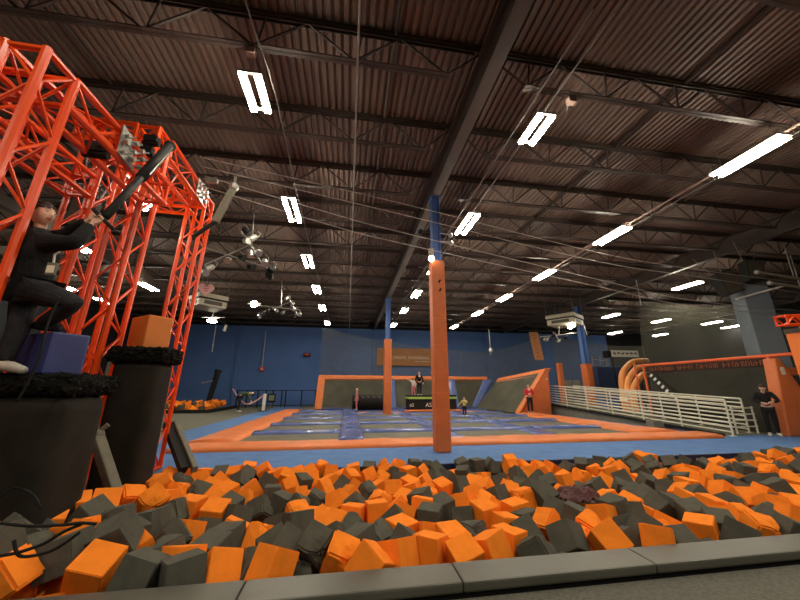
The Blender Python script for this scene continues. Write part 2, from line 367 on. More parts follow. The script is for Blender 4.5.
# sloping trampoline wall behind the court
tw = thing('trampoline_wall', 'sloping wall of dark trampoline beds under an orange top pad', 'trampoline wall', (0, 24, 0))
def Q(x, t, y0=24.25, z0=.12): return Vector((x, y0 + 1.0 * t, z0 + 2.3 * t))          # back wall, t=0 bottom .. 1 top
def Tq(y, t): return Vector((9.55 + (24.2 - y) * .07 + 1.85 * t, y, .12 + t * (1.95 + .07 * (24.2 - y))))   # side wall along the depth
def tput(n, mb, m, **k): o = mb.build(n, m, tw, **k); o.location = (0, -24, 0); return o
bx = [-1.75, 3.45, 8.15]; bx2 = [3.0, 7.75, 9.5]
for a, b in zip(bx, bx2):
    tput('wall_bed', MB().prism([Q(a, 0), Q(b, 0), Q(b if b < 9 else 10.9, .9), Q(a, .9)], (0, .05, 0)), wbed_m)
for a in (2.92, 7.65):
    tput('divider_pad', MB().prism([Q(a, -.01), Q(a + .62, -.01), Q(a + .6, .88), Q(a, .88)], (0, -.14, .06)), vin_b, bevel=.05, smooth=True)
tput('divider_pad', MB().prism([Q(9.2, -.02), Q(9.75, .02), Q(11.35, .88), Q(10.65, .88)], (0, -.16, .06)), vin_b, bevel=.05, smooth=True)
tput('frame_pad', MB().prism([Q(-2.22, -.03), Q(-1.72, -.03), Q(-1.66, .9), Q(-2.16, .95)], (0, -.16, .05)), vin_o, bevel=.05, smooth=True)
tput('top_pad', MB().prism([Q(-2.16, .82), Q(11.0, .82), Q(11.1, 1.0), Q(-2.16, 1.03)], (0, .3, -.05)), vin_o, bevel=.06, smooth=True)
tput('foot_pad', MB().bx(-1.7, 9.5, 23.75, 24.3, .05, .2), vin_n, bevel=.05)
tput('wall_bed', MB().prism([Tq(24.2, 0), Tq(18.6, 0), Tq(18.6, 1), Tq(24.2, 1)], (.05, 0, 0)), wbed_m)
tput('top_pad', MB().prism([Tq(24.4, .95), Tq(18.4, .9), Tq(18.4, 1.1), Tq(24.4, 1.12)], (.3, 0, .02)), vin_o, bevel=.06, smooth=True)
tput('frame_pad', MB().prism([Tq(18.75, -.02), Tq(18.3, -.02), Tq(18.3, 1.08), Tq(18.75, 1.0)], (-.16, -.05, .05)), vin_o, bevel=.05, smooth=True)
tput('end_pad', MB().prism([(10.0, 18.3, .012), (11.88, 18.3, .012), (11.98, 18.3, 2.40), (11.72, 18.3, 2.50)], (0, .5, 0)), vin_o2, bevel=.04, smooth=True)
tput('button', MB().sph((11.78, 18.28, 2.05), .06, 8, 6), white_m)

# black roller and black box on the court
r = thing('foam_roller', 'large black padded roller lying in front of the sloping wall', 'roller', (1.5, 22.65, .62))
MB().path([(-1.15, 0, 0), (1.05, 0, 0)], .5, 20).build('body', black_m, r)
for k in range(6): MB().path([(-.95 + k * .37, -.35, .4), (-.8 + k * .37, -.42, .3)], .03, 5).build('strap', strap_m, r)
r = thing('padded_box', 'black padded box with lime stripe and white lettering on the court', 'box', (5.35, 21.2, .2))
MB().bx(-1.55, 1.55, -.5, .6, 0, .78).build('body', black_m, r, bevel=.03)
MB().bx(-1.57, 1.57, -.52, .62, .66, .8).build('stripe', lime_m, r, bevel=.02)
MB().bx(-1.57, 1.57, -.525, .62, .79, .9).build('lid', black_m, r, bevel=.03)
put('lettering', text_mesh('AS', .36, 'lettering', letter_w), r, (-.28, -.51, .3), (PI / 2, 0, 0))
put('lettering', text_mesh('I', .36, 'lettering', letter_w), r, (.1, -.51, .3), (PI / 2, 0, 0))
put('lettering', text_mesh('#2', .26, 'lettering', letter_w), r, (-1.35, -.51, .3), (PI / 2, 0, 0))
tag(MB().bx(3.5, 7.0, 20.0, 20.6, .16, .24).build('base_pad', vin_o, bevel=.03), 'flat orange pad lying in front of the black lettered box', 'pad')

# ================================================================ FOAM PIT
BAKED = """-2676,3450,404,23,10,39,O -2466,3276,387,21,41,77,G -2538,3648,353,14,13,31,O -2536,3901,403,16,7,34,O -2378,4102,358,40,7,31,O -2282,4352,333,25,15,46,O -1983,4193,354,47,-24,55,O -2512,5416,221,-6,-13,93,O -2858,5385,226,-13,8,21,G -1996,3649,355,-4,-9,5,G -2261,3752,363,11,41,-2,G -2126,3390,340,-12,0,62,O -1955,3239,370,-6,30,57,O -2366,3465,284,16,-45,43,G -1901,2967,386,-17,5,92,G -2127,2961,265,2,-9,19,O -1652,2903,299,25,16,2,O -1679,3114,416,40,58,49,G -1597,3265,241,12,-29,40,O -1332,2838,281,-12,17,-7,G -1710,3629,321,-11,5,75,G -2268,3190,305,10,3,63,G -1762,3402,316,13,8,60,G -1752,3861,260,-2,-27,-3,G -2343,2970,447,-15,-13,67,G -2057,2732,362,2,-37,3,O -3059,6859,-2,11,25,2,O -2728,6868,23,4,-38,-7,O -2452,6847,-4,-5,5,-5,O -2198,6857,1,25,-3,2,G -1966,6856,-11,-4,-25,94,O -1733,6870,62,8,10,6,O -1707,6646,7,24,37,13,G -1433,6843,26,24,-31,6,O -1635,5984,68,-37,41,53,G -2281,6231,57,-40,-12,15,O -2344,5197,233,21,-33,27,O -2442,5875,123,-12,-38,78,G -2050,4894,243,-14,12,15,O -1808,4906,211,22,-26,81,G -1893,5847,95,-40,-33,50,O -1538,5111,148,12,-15,58,O -1295,5398,96,-13,-32,28,O -1229,6088,37,-9,35,10,G -1196,6635,-11,-10,-13,48,O -969,6320,35,-70,-23,83,O -823,6538,12,46,-4,50,O -632,6682,7,48,-13,46,O -538,6027,7,-36,12,39,O -644,5822,60,18,9,42,G -836,5680,54,-31,-9,45,O -627,5057,87,-18,9,54,O -1233,4753,141,-12,26,88,O -1783,5232,161,20,-18,72,O -2012,4472,266,-7,5,61,O -1733,4082,256,-26,8,84,G -1640,4286,237,7,3,79,O -1557,4619,201,-41,-30,72,O -1365,4227,189,9,-16,85,O -1297,4482,168,22,-17,58,G -1118,4187,157,-14,21,35,G -961,4523,118,-30,32,62,G -763,4741,106,21,5,70,G -973,5234,77,-4,6,6,G -508,4498,124,19,27,40,G -350,4753,105,26,0,79,G -1343,3883,138,-18,24,53,G -1423,3679,205,-8,25,56,O -1417,3427,273,-28,-36,29,G -1038,3798,146,27,11,97,O -1013,3557,190,-4,3,76,G -764,3678,144,4,33,87,O -636,3968,126,-16,10,73,G -428,3797,194,-15,3,27,G -272,4250,53,11,-5,96,O -499,4226,140,18,4,26,O -444,3235,231,42,-35,59,G -195,3119,277,24,-38,49,G -1055,3321,198,4,-11,70,G -1169,3035,245,-11,17,50,O -643,3069,154,-21,-44,54,G -484,2912,240,-7,30,45,O -866,3228,110,3,36,71,G -1053,2787,279,-9,-1,35,G -870,2960,206,53,17,30,O -1348,3157,249,-10,-8,55,G -584,3436,161,-36,-23,25,G -215,6721,-15,-11,35,57,O -446,6833,53,10,-7,45,O 188,6852,-15,-11,-3,93,O 480,6844,-2,-4,73,73,G 744,6827,21,-35,36,86,O 1021,6852,43,-26,32,-6,O 932,6490,-43,71,23,4,G 1373,6871,20,4,7,6,G 1127,6211,40,0,-4,26,O 1380,6302,11,-40,-9,52,O 1232,5502,55,-33,-4,58,O 1678,6472,26,43,-13,31,G 1584,6710,-3,-2,-44,31,G 1464,5693,71,44,32,31,G 2344,6854,12,14,-18,3,G 2104,6130,25,-5,-12,59,G 2663,6864,3,2,-2,15,G 1704,5782,43,3,31,37,G 108,5964,69,25,12,37,O -51,6190,11,8,-24,6,O 414,6210,20,-32,-11,30,O 618,5922,24,25,-29,52,O 876,5783,45,-27,7,0,G -227,5783,45,-10,-16,35,O -289,5330,71,-39,5,56,O 22,5555,41,20,43,52,G 326,5051,93,32,1,47,G 183,5331,64,33,21,85,O 520,5317,49,-2,-25,7,O 719,5108,94,-6,35,65,O 987,5395,67,16,-5,46,O 984,5091,70,-19,5,61,O 1154,4894,89,56,-30,50,O 1424,5110,84,16,-8,26,O 1688,5110,100,56,6,26,G 1938,5195,80,5,-19,37,O 1709,4545,117,-32,41,19,O -58,4572,126,53,-44,96,O 79,4866,98,-10,-34,35,O 147,4391,126,-41,-24,82,G 483,4638,112,-19,-20,61,O 380,4109,155,0,7,96,O 804,4665,78,6,-18,47,O 1127,4632,100,-6,-2,12,O 960,4435,155,-15,-5,54,G 915,4154,157,-9,5,-23,O 1186,4254,119,12,-13,13,G 1434,4343,120,-15,19,77,O 1249,3771,162,-1,18,84,G 121,4083,140,3,9,66,O 638,4225,117,-22,-31,15,O 703,3958,145,26,-61,31,O -56,3755,167,3,-32,49,O -228,3950,130,15,-22,18,O 123,3627,164,3,-34,47,G 550,3776,157,-42,28,62,G 559,3484,177,7,0,35,O 927,3827,168,2,-2,63,G 336,3417,163,24,-1,40,G 156,3264,202,-10,-12,38,G 4,2981,239,22,-21,71,O -63,3403,181,-26,26,49,G 449,2929,233,-20,12,38,O 220,2790,242,31,24,59,O 274,3060,154,-22,-47,59,G 563,3179,189,18,29,45,G 825,3408,159,11,20,90,O 719,2991,228,1,9,50,O 954,3164,206,12,3,17,O 969,2872,208,24,-15,10,O 1189,3292,190,-12,11,41,G 3380,6850,43,-15,64,73,O 2957,6858,-18,42,1,87,G 3012,6589,-22,-11,23,20,G 3138,6364,50,5,35,104,O 3406,6343,30,16,-26,85,O 2954,5752,64,-27,14,5,G 3199,5838,37,-4,32,64,O 3631,6266,27,19,-34,79,O 3903,6257,17,16,26,22,O 3456,5750,41,-27,13,43,O 3148,5393,68,41,35,52,G 4213,6190,21,25,35,30,G 4695,6452,10,1,-22,60,G 5394,6796,-14,3,8,62,G 4861,6273,21,10,19,65,G 3383,5131,92,-15,1,19,O 3946,5473,63,1,27,13,O 4531,5841,38,-19,10,75,O 4606,5602,55,-15,11,76,O 5518,6501,3,18,10,87,G 4992,5812,43,-35,-34,50,O 5188,6209,22,-40,-7,56,O 6125,6774,-13,-34,-4,43,G 6436,6835,24,16,-9,15,O 5469,6030,31,33,-18,10,G 2424,5318,68,-14,26,73,G 2621,5038,60,13,-34,44,G 2645,4743,105,29,-39,80,G 3095,5035,88,-23,-27,67,G 3622,4733,90,-26,-17,17,G 3859,4813,101,36,42,50,O 4447,5125,83,-31,30,36,G 3845,4477,131,-69,-12,58,G 3806,4230,134,-29,-16,76,G 2179,5353,42,-30,33,64,O 2018,4936,93,-21,-23,50,O 2046,4599,107,-27,2,24,G 2271,4715,104,22,-26,71,O 2300,4361,133,-12,8,88,O 2518,4249,192,36,-17,8,G 2800,4350,113,27,-22,18,O 3347,4124,141,-29,-5,55,O 3091,3776,168,-12,2,104,G 3329,3824,161,18,-18,15,O 3027,3490,198,69,5,4,G 1709,4269,126,12,-12,18,O 1662,3907,113,-28,27,57,O 1838,4083,84,16,29,40,O 1922,3853,166,2,-6,13,O 1928,3610,143,-12,-6,13,G 2386,3823,152,20,-47,27,G 2455,3575,173,16,6,46,G 2027,3393,196,-18,47,1,O 1957,2996,232,36,-49,85,G 2179,3129,157,-23,-32,28,O 2394,3260,188,22,-15,23,O 2759,3553,171,-14,15,26,O 2506,3000,148,-27,19,68,G 2250,2871,246,-31,38,69,O 2812,3250,165,-22,27,53,G 1456,3106,189,4,8,36,O 1235,2969,208,-21,-9,24,O 1579,2847,216,-33,3,49,G 1627,3507,157,10,1,105,O 1490,3697,211,8,-2,16,O 1670,3252,194,-19,36,94,G 6684,6867,-15,2,1,13,O 6301,6459,6,-24,-19,63,G 6671,6377,10,-17,39,33,G 6999,6305,15,20,18,19,G 6981,5933,36,31,-15,10,G 7412,5959,35,-39,-4,57,O 7251,5645,53,-20,29,24,O 6329,5239,77,30,-40,24,O 6735,5342,71,-29,-4,32,G 8588,6367,11,-9,30,52,G 7122,5358,70,9,-9,73,G 7601,5570,57,0,21,82,O 9179,6537,1,10,-6,24,O 9968,6865,-11,-4,2,71,G 10260,6874,10,-30,-8,81,G 9825,6661,-6,29,19,65,O 8912,5881,39,-24,-11,7,O 10170,6656,16,10,66,-4,G 10868,6857,-13,-19,13,92,O 9572,6146,24,3,26,51,G 8234,5326,72,-32,35,67,G 8084,5693,50,6,-14,52,O 7318,5123,83,-9,-33,11,O 7705,5234,77,-39,-28,22,G 6118,5473,63,12,7,53,O 5566,5052,87,28,-35,35,O 5728,5366,69,-36,-7,7,O 5121,5054,80,-21,-39,17,O 4567,4805,102,23,-19,67,G 5701,5764,46,-23,-18,42,G 5292,5648,53,-37,-4,52,G 5174,4818,109,-8,-5,22,G 4940,4528,118,6,7,5,O 5217,4544,120,28,-1,95,O 5747,4856,99,3,35,54,O 5071,4140,142,35,15,89,O 5697,4574,115,7,1,56,G 6085,4740,100,19,7,80,O 6012,4461,129,-22,24,68,G 6036,4182,138,-25,6,60,G 6646,4684,92,-11,12,44,G 6870,4549,117,8,-36,21,O 5342,4036,150,23,-4,77,G 5294,3817,171,31,-6,75,O 5264,3584,138,7,1,81,G 5084,3385,184,7,-21,62,O 4493,4184,133,-26,15,93,O 4427,3960,161,-21,-26,3,G 4160,3825,163,15,17,14,O 4511,4413,119,-17,24,-2,G 3876,3779,149,12,-9,88,G 3752,4002,158,-29,-12,85,G 4196,3593,178,8,-9,98,O 4449,3602,170,-34,24,2,G 4901,3773,162,5,-42,78,O 4224,3329,157,22,9,1,O 3973,3313,165,-25,-5,-27,O 3760,3434,187,-10,-14,77,G 4567,3279,143,19,59,-11,G 4509,3043,220,23,8,66,O 4870,3466,181,8,27,68,O 3231,3232,142,16,23,29,O 2900,2831,185,2,-36,87,G 3333,2997,211,-3,-8,34,O 3677,3108,195,4,-21,58,G 3557,2852,215,22,15,39,G 3864,2895,224,15,-18,64,O 2649,2785,256,-1,16,41,O 3007,3110,167,-33,38,37,O 2746,3046,247,36,31,60,G 3272,3508,137,24,-5,89,O 3611,3722,165,-42,-22,85,G 4085,2804,218,26,-6,68,G 4219,3022,205,35,-17,79,G"""
def cube_mesh(kind, m, seed):
    bm = bmesh.new(); bmesh.ops.create_cube(bm, size=.226)
    rnd = random.Random(seed)
    for v in bm.verts: v.co += Vector((rnd.uniform(-1, 1), rnd.uniform(-1, 1), rnd.uniform(-1, 1))) * .007
    bmesh.ops.bevel(bm, geom=list(bm.edges), offset=.005 if kind == 'clean' else .016, segments=2, affect='EDGES')
    if kind == 'worn':
        bmesh.ops.subdivide_edges(bm, edges=[e for e in bm.edges if e.calc_length() > .1], cuts=5, use_grid_fill=True)
        bmesh.ops.triangulate(bm, faces=[f for f in bm.faces if len(f.verts) > 4])
        cx = Vector((rnd.choice((-1, 1)), rnd.choice((-1, 1)), 1)) * .113
        for v in bm.verts:
            n = noise.noise(v.co * 14 + Vector((seed, 0, 0))); v.co *= 1 + .05 * n
            d = (v.co - cx).length
            if d < .13: v.co -= cx * (.13 - d) * (2.2 + 3 * abs(noise.noise(v.co * 40 + Vector((0, seed, 0)))))
    me = bpy.data.meshes.new('foam_cube'); bm.to_mesh(me); bm.free(); me.materials.append(m); return me
CM = {c: {'clean': [cube_mesh('clean', m, s) for s in (1, 2, 3)], 'worn': [cube_mesh('worn', m, s) for s in (4, 5, 6, 7)]} for c, m in (('O', foam_o), ('G', foam_g))}
cubes = []
for i, w in enumerate(BAKED.split()):
    a = w.split(','); x, y, z = (int(v) / 1000 for v in a[:3]); e = [math.radians(int(v)) for v in a[3:6]]
    cubes.append([x, y, z, e, a[6], 'worn' if random.random() < .3 else 'clean', i])
front = sorted([c for c in cubes if c[1] < 3.0], key=lambda c: c[0]); back = sorted([c for c in cubes if c[1] > 6.42], key=lambda c: c[0])
lab = {}
for rowname, row in (('standing along the grey rim', front), ('along the blue carpet edge', back)):
    cnt = {}
    for c in row:
        k = c[4]; cnt[k] = cnt.get(k, 0) + 1
        lab[c[6]] = f"{ {'O':'orange','G':'grey'}[k] } foam cube {rowname}, {ORD[cnt[k]-1]} such from the dark pedestal end"
for c in cubes:
    x, y, z, e, col, kind, i = c
    o = put('foam_cube', random.choice(CM[col][kind]), None, (x, y, z), e)
    cn = {'O': 'orange', 'G': 'grey'}[col]; look = 'clean ' if kind == 'clean' else 'worn '
    if i in lab: tag(o, lab[i], 'foam cube', f'{cn} cubes along the pit edges')
    else:
        dx = x / y
        zone = ('by the dark pedestals', 'between pedestals and tall padded column', 'past the tall padded column', 'by the cream railing')[(dx > -.45) + (dx > .28) + (dx > .75)]
        if y > 4.6: zone = 'in the pit far half ' + zone
        else: zone = 'in the pit near half ' + zone
        tag(o, f'{look}{cn} foam cube {zone}', 'foam cube', f'{look}{cn} cubes {zone}')
# the rest of the heap under and beyond the cubes in view: nobody could count it
def zs(x, y): 
    f = min(1, max(0, (y - 2.6) / 4.3)); return .27 - .25 * f + min(.26, max(0, (-1 - x) * .16)) * min(1, max(0, (6.6 - y) / 2)) * min(1, max(.15, (y - 2.5) / .8))
mb = MB(); rnd = random.Random(5); base = [Vector(c[:3]) for c in cubes]
gx = PX0 + .3
while gx < PX1 - .2:
    gy = PY0 + .24
    while gy < PY1 - .15:
        for lay in (0, 1):
            x = gx + rnd.uniform(-.03, .03); y = gy + rnd.uniform(-.02, .02)
            z = zs(x, y) - (.2 if lay == 0 else .46) + rnd.uniform(-.03, .03)
            p = Vector((x, y, z)); dm = min((b - p).length for b in base)
            if dm > .265 and not (-4.9 < x < -2.35 and 2.7 < y < 4.1) and not (-4.6 < x < -2.4 and 4.8 < y < 5.75) and not (x < -2.8 and 2.65 < y < 3.4) and x < 15.5 and not (2.4 < x < 9 and 5.5 < y < 6.2 and x > 6.2):
                mb.box(p, (.22,) * 3, Euler((rnd.uniform(-.4, .4), rnd.uniform(-.4, .4), rnd.uniform(0, 1.5))).to_matrix(), 0 if rnd.random() < .52 else 1)
        gy += .265
    gx += .265
tag(mb.build('foam_cube_fill', [foam_o, foam_g], bevel=0), 'deeper orange and grey foam filling the pit under the top cubes', 'foam pit filling', kind='stuff')
# rim
rim = thing('pit_rim', 'long grey vinyl rim pad along the near edge of the foam pit', 'rim pad', (0, 2.4, .25))
for a, b in ((-8, -3.2), (-3.195, -.6), (-.595, .78), (.785, 2.2), (2.205, 5.2), (5.205, 16)):
    o = MB().bx(a, b, 2.37, 2.625, .245, .305).build('rim_section', rim_m, rim, bevel=.014, smooth=False); o.location = (0, -2.4, -.25)
o = MB().bx(-8, 16, 2.40, 2.6, .19, .246).build('rim_base', black_m, rim); o.location = (0, -2.4, -.25)
# crumpled maroon cloth
p = at(578, 498, z=.2)
mb = MB(); N = 22
vs = []
for i in range(N):
    for j in range(N):
        u, v = i / (N - 1) - .5, j / (N - 1) - .5
        vs.append((u * .52, v * .4, .04 + .15 * abs(noise.noise(Vector((u * 4, v * 4, 2)))) + .03 * noise.noise(Vector((u * 11, v * 9, 5))) - .25 * (u * u + v * v)))
mb.add(vs, [(i * N + j, i * N + j + 1, (i + 1) * N + j + 1, (i + 1) * N + j) for i in range(N - 1) for j in range(N - 1)])
o = mb.build('crumpled_jacket', maroon_m, smooth=True); o.location = (p.x, p.y, .22)
sm = o.modifiers.new('t', 'SOLIDIFY'); sm.thickness = .008
tag(o, 'crumpled maroon jacket lying on the foam cubes', 'jacket')

# ================================================================ ORANGE TRUSS RIG
rig = thing('truss_rig', 'red orange box truss obstacle rig standing in the foam pit', 'truss')
def truss(name, a, b, u, v, w, parent, r=.040, rl=.015, step=None, m=truss_m):
    """box truss: a is one corner chord's start, b its end, u and v the section directions"""
    a, b, u, v = Vector(a), Vector(b), Vector(u).normalized() * w, Vector(v).normalized() * w
    mb = MB(); cs = [Vector(), u, u + v, v]; L = (b - a).length; t = (b - a) / L
    for c in cs: mb.path([a + c, b + c], r, 8)
    n = max(2, round(L / (step or w * 1.15))); st = L / n
    for k in range(4):
        c0, c1 = cs[k], cs[(k + 1) % 4]
        for i in range(n):
            p, q = (c0, c1) if (i + k) % 2 == 0 else (c1, c0)
            mb.path([a + t * (i * st) + p, a + t * ((i + 1) * st) + q], rl, 6, cap=False)
        for z in (.02, L - .02): mb.path([a + t * z + c0, a + t * z + c1], r * .8, 6, cap=False)
    return mb.build(name, m, parent, smooth=False)
W = .34
X_, Y_, Z_ = (1, 0, 0), (0, 1, 0), (0, 0, 1)
def tower(x, y, z0, z1): return truss('tower', (x - W, y, z0), (x - W, y, z1), X_, Y_, W, rig)
tower(-3.02, 2.88, -.9, 4.7); tower(-4.08, 2.88, -.9, 4.7)
tower(-3.37, 5.11, -.9, 5.8); tower(-4.05, 5.11, -.9, 5.8)
tower(-3.42, 7.15, .012, 5.8)
truss('cross_beam', (-5.3, 2.88, 4.36), (-3.36, 2.88, 4.36), Y_, Z_, W, rig)
truss('cross_beam', (-4.6, 5.11, 5.46), (-3.71, 5.11, 5.46), Y_, Z_, W, rig)
truss('cross_beam', (-4.6, 7.15, 5.46), (-3.76, 7.15, 5.46), Y_, Z_, W, rig)
truss('long_beam', (-3.02 - W, 3.22, 4.36), (-3.02 - W, 5.11, 4.36), X_, Z_, W, rig)
truss('long_beam', (-4.08 - W, 3.22, 4.36), (-4.08 - W, 5.11, 4.36), X_, Z_, W, rig)
truss('long_beam', (-3.34 - W, 5.45, 5.46), (-3.42 - W, 7.15, 5.46), X_, Z_, W, rig)
truss('long_beam', (-3.98 - W, 5.45, 5.46), (-4.1 - W, 7.15, 5.46), X_, Z_, W, rig)
def pulley_plate(y, x, z):
    pl = MB().prism([(x, y, z + .40), (x, y + .16, z + .36), (x, y + .34, z - .04), (x, y + .02, z + .0)], (.014, 0, 0)).build('gusset_plate', chrome_m, rig)
    rnd = random.Random(int(y * 10))
    for k in range(9):
        py, pz = y + .08 + .3 * (k % 3) / 2 + rnd.uniform(-.02, .02), z + .06 + .12 * (k // 3)
        MB().path([(x + .01, py, pz), (x + .06 + .02 * (k % 2), py, pz)], .036, 10).path([(x + .03, py - .02, pz - .05), (x + .09, py + .05, pz + .03)], .012, 6).build('pulley', chrome_m, pl)
pulley_plate(3.88, -2.97, 4.36); pulley_plate(6.55, -3.36, 5.46)
for px, py, y, s in ((98, 149, 4.0, .14), (151, 140, 5.0, .12), (146, 151, 5.05, .12)):
    p = at(px, py, y=y)
    MB().box(p, (s * 1.6, s, s * .9)).path([p + Vector((-s, 0, -s * .6)), p + Vector((s, 0, -s * .6))], s * .35, 8).build('winch', black_m, rig)
p = at(108, 262, y=5.09)
rig.rotation_euler.y = .022; rig.location = (-4.7 * .022, 0, -.07)
# lamps clamped inside the rig
for (px, py), w in (((124, 187), 'bright three bulb lamp cluster behind the long black swing bar, upper one'), ((146, 204), 'bright three bulb lamp cluster behind the black swing bar, lower one')):
    p = at(px, py, y=6.4); t = thing('lamp_cluster', w, 'lamp', p, 'lamps inside the orange truss')
    MB().path([(-.3, .1, .12), (.3, .1, .12)], .02, 6).path([(0, .1, .12), (0, .1, .5)], .015, 6).build('bracket', chrome_m, t)
    for d in ((-.09, 0, .03), (.05, 0, 0), (0, .0, -.1)): MB().sph(d, .055, 8, 6).build('bulb', lamp_m, t)

# padded pedestals
def shaggy(x0, x1, y0, y1, z0, z1, parent, seed):
    bm = bmesh.new(); d = (x1 - x0, y1 - y0, z1 - z0); n = [max(3, int(v / .024)) for v in d]; V = {}
    def vert(i, j, k):
        if (i, j, k) not in V:
            c = Vector(((i / n[0] - .5), (j / n[1] - .5), (k / n[2] - .5))); p = Vector((c.x * d[0], c.y * d[1], c.z * d[2])); r = .07
            q = Vector([max(-h / 2 + r, min(h / 2 - r, v)) for v, h in zip(p, d)]); e = p - q
            if e.length > 1e-6: p = q + e.normalized() * r
            p += Vector(((x0 + x1) / 2, (y0 + y1) / 2, (z0 + z1) / 2)); e = e.normalized() if e.length > 1e-6 else Vector()
            V[i, j, k] = bm.verts.new(p + e * (.03 * noise.noise(p * 22 + Vector((seed, 0, 0))) + .03 * noise.noise(p * 52)))
        return V[i, j, k]
    for a, b, c in ((0, 1, 2), (1, 2, 0), (2, 0, 1)):
        for e in (0, n[c]):
            for i in range(n[a]):
                for j in range(n[b]):
                    f = []
                    for di, dj in ((0, 0), (1, 0), (1, 1), (0, 1)):
                        ix = [0, 0, 0]; ix[a] = i + di; ix[b] = j + dj; ix[c] = e; f.append(vert(*ix))
                    bm.faces.new(f)
    bmesh.ops.recalc_face_normals(bm, faces=bm.faces)
    me = bpy.data.meshes.new('shaggy_edge'); bm.to_mesh(me); bm.free(); me.materials.append(fuzzy_m); return put('shaggy_edge', me, parent)
ped = thing('padded_pedestal', 'wide dark brown padded pedestal with shaggy black top under the climbing person', 'pedestal')
MB().bx(-4.25, -2.44, 3.35, 3.95, -.9, 1.45).build('pad_body', ped_m, ped, bevel=.16, seg=4, smooth=True)
shaggy(-4.32, -2.40, 3.33, 4.0, 1.44, 1.62, ped, 1)
ped2 = thing('padded_pedestal', 'narrow dark padded pedestal with shaggy black top carrying the orange block', 'pedestal')
MB().bx(-3.2, -2.62, 5.02, 5.5, -.9, 1.88).build('pad_body', ped_m, ped2, bevel=.12, seg=4, smooth=True)
shaggy(-3.27, -2.53, 4.98, 5.52, 1.84, 2.06, ped2, 4)
MB().path([(-3.2, 4.99, 1.85), (-3.23, 4.98, .9), (-3.15, 5.0, .2)], .022, 6).build('side_strap', strap_m, ped2)
# blocks on the pedestals
def block(name, c, u, v, lu, lv, z0, z1, m, label, b=.02):
    u, v = Vector(u).normalized(), Vector(v).normalized(); c = Vector((c[0], c[1], z0))
    o = MB().prism([c, c + u * lu, c + u * lu + v * lv, c + v * lv], (0, 0, z1 - z0)).build(name, m, bevel=b, seg=2, smooth=False)
    return tag(o, label, 'foam block')
block('vinyl_block', (-2.70, 3.40), (-.87, .49, 0), (.49, .87, 0), .62, .29, 1.625, 2.01, vin_n, 'navy blue vinyl foam block the climbing person steps on')
q = at(150, 330, y=5.12)
block('vinyl_block', (q.x - .05, q.y), (-.80, .6, 0), (.6, .8, 0), .50, .34, 2.065, 2.55, blk_o, 'orange vinyl foam block on top of the narrow dark pedestal')
# padded struts, plank, ropes
r = thing('padded_strut', 'grey wrapped strut leaning into the pit between the two pedestals', 'strut')
a, b = at(96, 434, y=4.6), at(114, 490, y=4.45)
MB().bar(a, b + (b - a) * .5, .12, .1).build('wrap', strap_m, r, bevel=.02)
MB().sph(a, .085, 8, 6, sc=(1, 1, .7)).path([a + Vector((-.16, 0, .08)), a, a + Vector((.09, .03, .1))], .03, 6).build('tied_end', strap_m, r)
MB().path([a + Vector((-.1, 0, .5)), a + Vector((-.06, 0, .25)), a], .03, 6).build('hanging_strap', strap_m, r)
r = thing('padded_plank', 'black plank with grey wrapped edge leaning at the pit corner beside the truss foot', 'plank')
a, b = at(169, 424, y=7.9), at(187, 470, y=6.75)
MB().bar(a, b, .22, .12).build('board', black_m, r, bevel=.01)
d = Vector((.14, -.03, 0)); MB().bar(a + d, b + d, .09, .13).build('edge_wrap', strap_m, r, bevel=.015)
def rope(label, pts, r=.012, m=rope_m, cat='rope', name='rope', group=None):
    # smooth through the points
    P = [Vector(p) for p in pts]; out = []
    for i in range(len(P) - 1):
        p0, p1, p2, p3 = P[max(i - 1, 0)], P[i], P[i + 1], P[min(i + 2, len(P) - 1)]
        for k in range(6):
            t = k / 6; out.append(.5 * ((2 * p1) + (p2 - p0) * t + (2 * p0 - 5 * p1 + 4 * p2 - p3) * t * t + (3 * p1 - p0 - 3 * p2 + p3) * t ** 3))
    out.append(P[-1]); return tag(MB().path(out, r, 6).build(name, m, smooth=True), label, cat, group)
rope('black rope hanging from the climber past the navy block', [at(60, 296, y=3.1), at(47, 326, y=3.08), at(41, 352, y=3.06), at(30, 378, y=3.05), at(17, 402, y=3.05)], .009)
rope('black rope lying over the cubes, highest of the three', [at(0, 523, y=2.5), at(30, 526, y=2.5), at(62, 525, y=2.5), at(80, 523, y=2.52), at(97, 524, y=2.55)], .009)
rope('black rope lying over the cubes, middle of the three', [at(0, 556, y=2.48), at(20, 552, y=2.48), at(45, 543, y=2.5), at(63, 532, y=2.5), at(82, 524, y=2.53)], .009)
rope('black rope lying over the cubes, lowest of the three', [at(14, 540, y=2.48), at(20, 556, y=2.48), at(45, 553, y=2.5), at(62, 545, y=2.5), at(80, 532, y=2.52)], .009)
rope('thin black loop against the wide dark pedestal', [at(0, 497, y=3.22), at(15, 488, y=3.24), at(32, 494, y=3.22), at(41, 508, y=3.2)], .008)
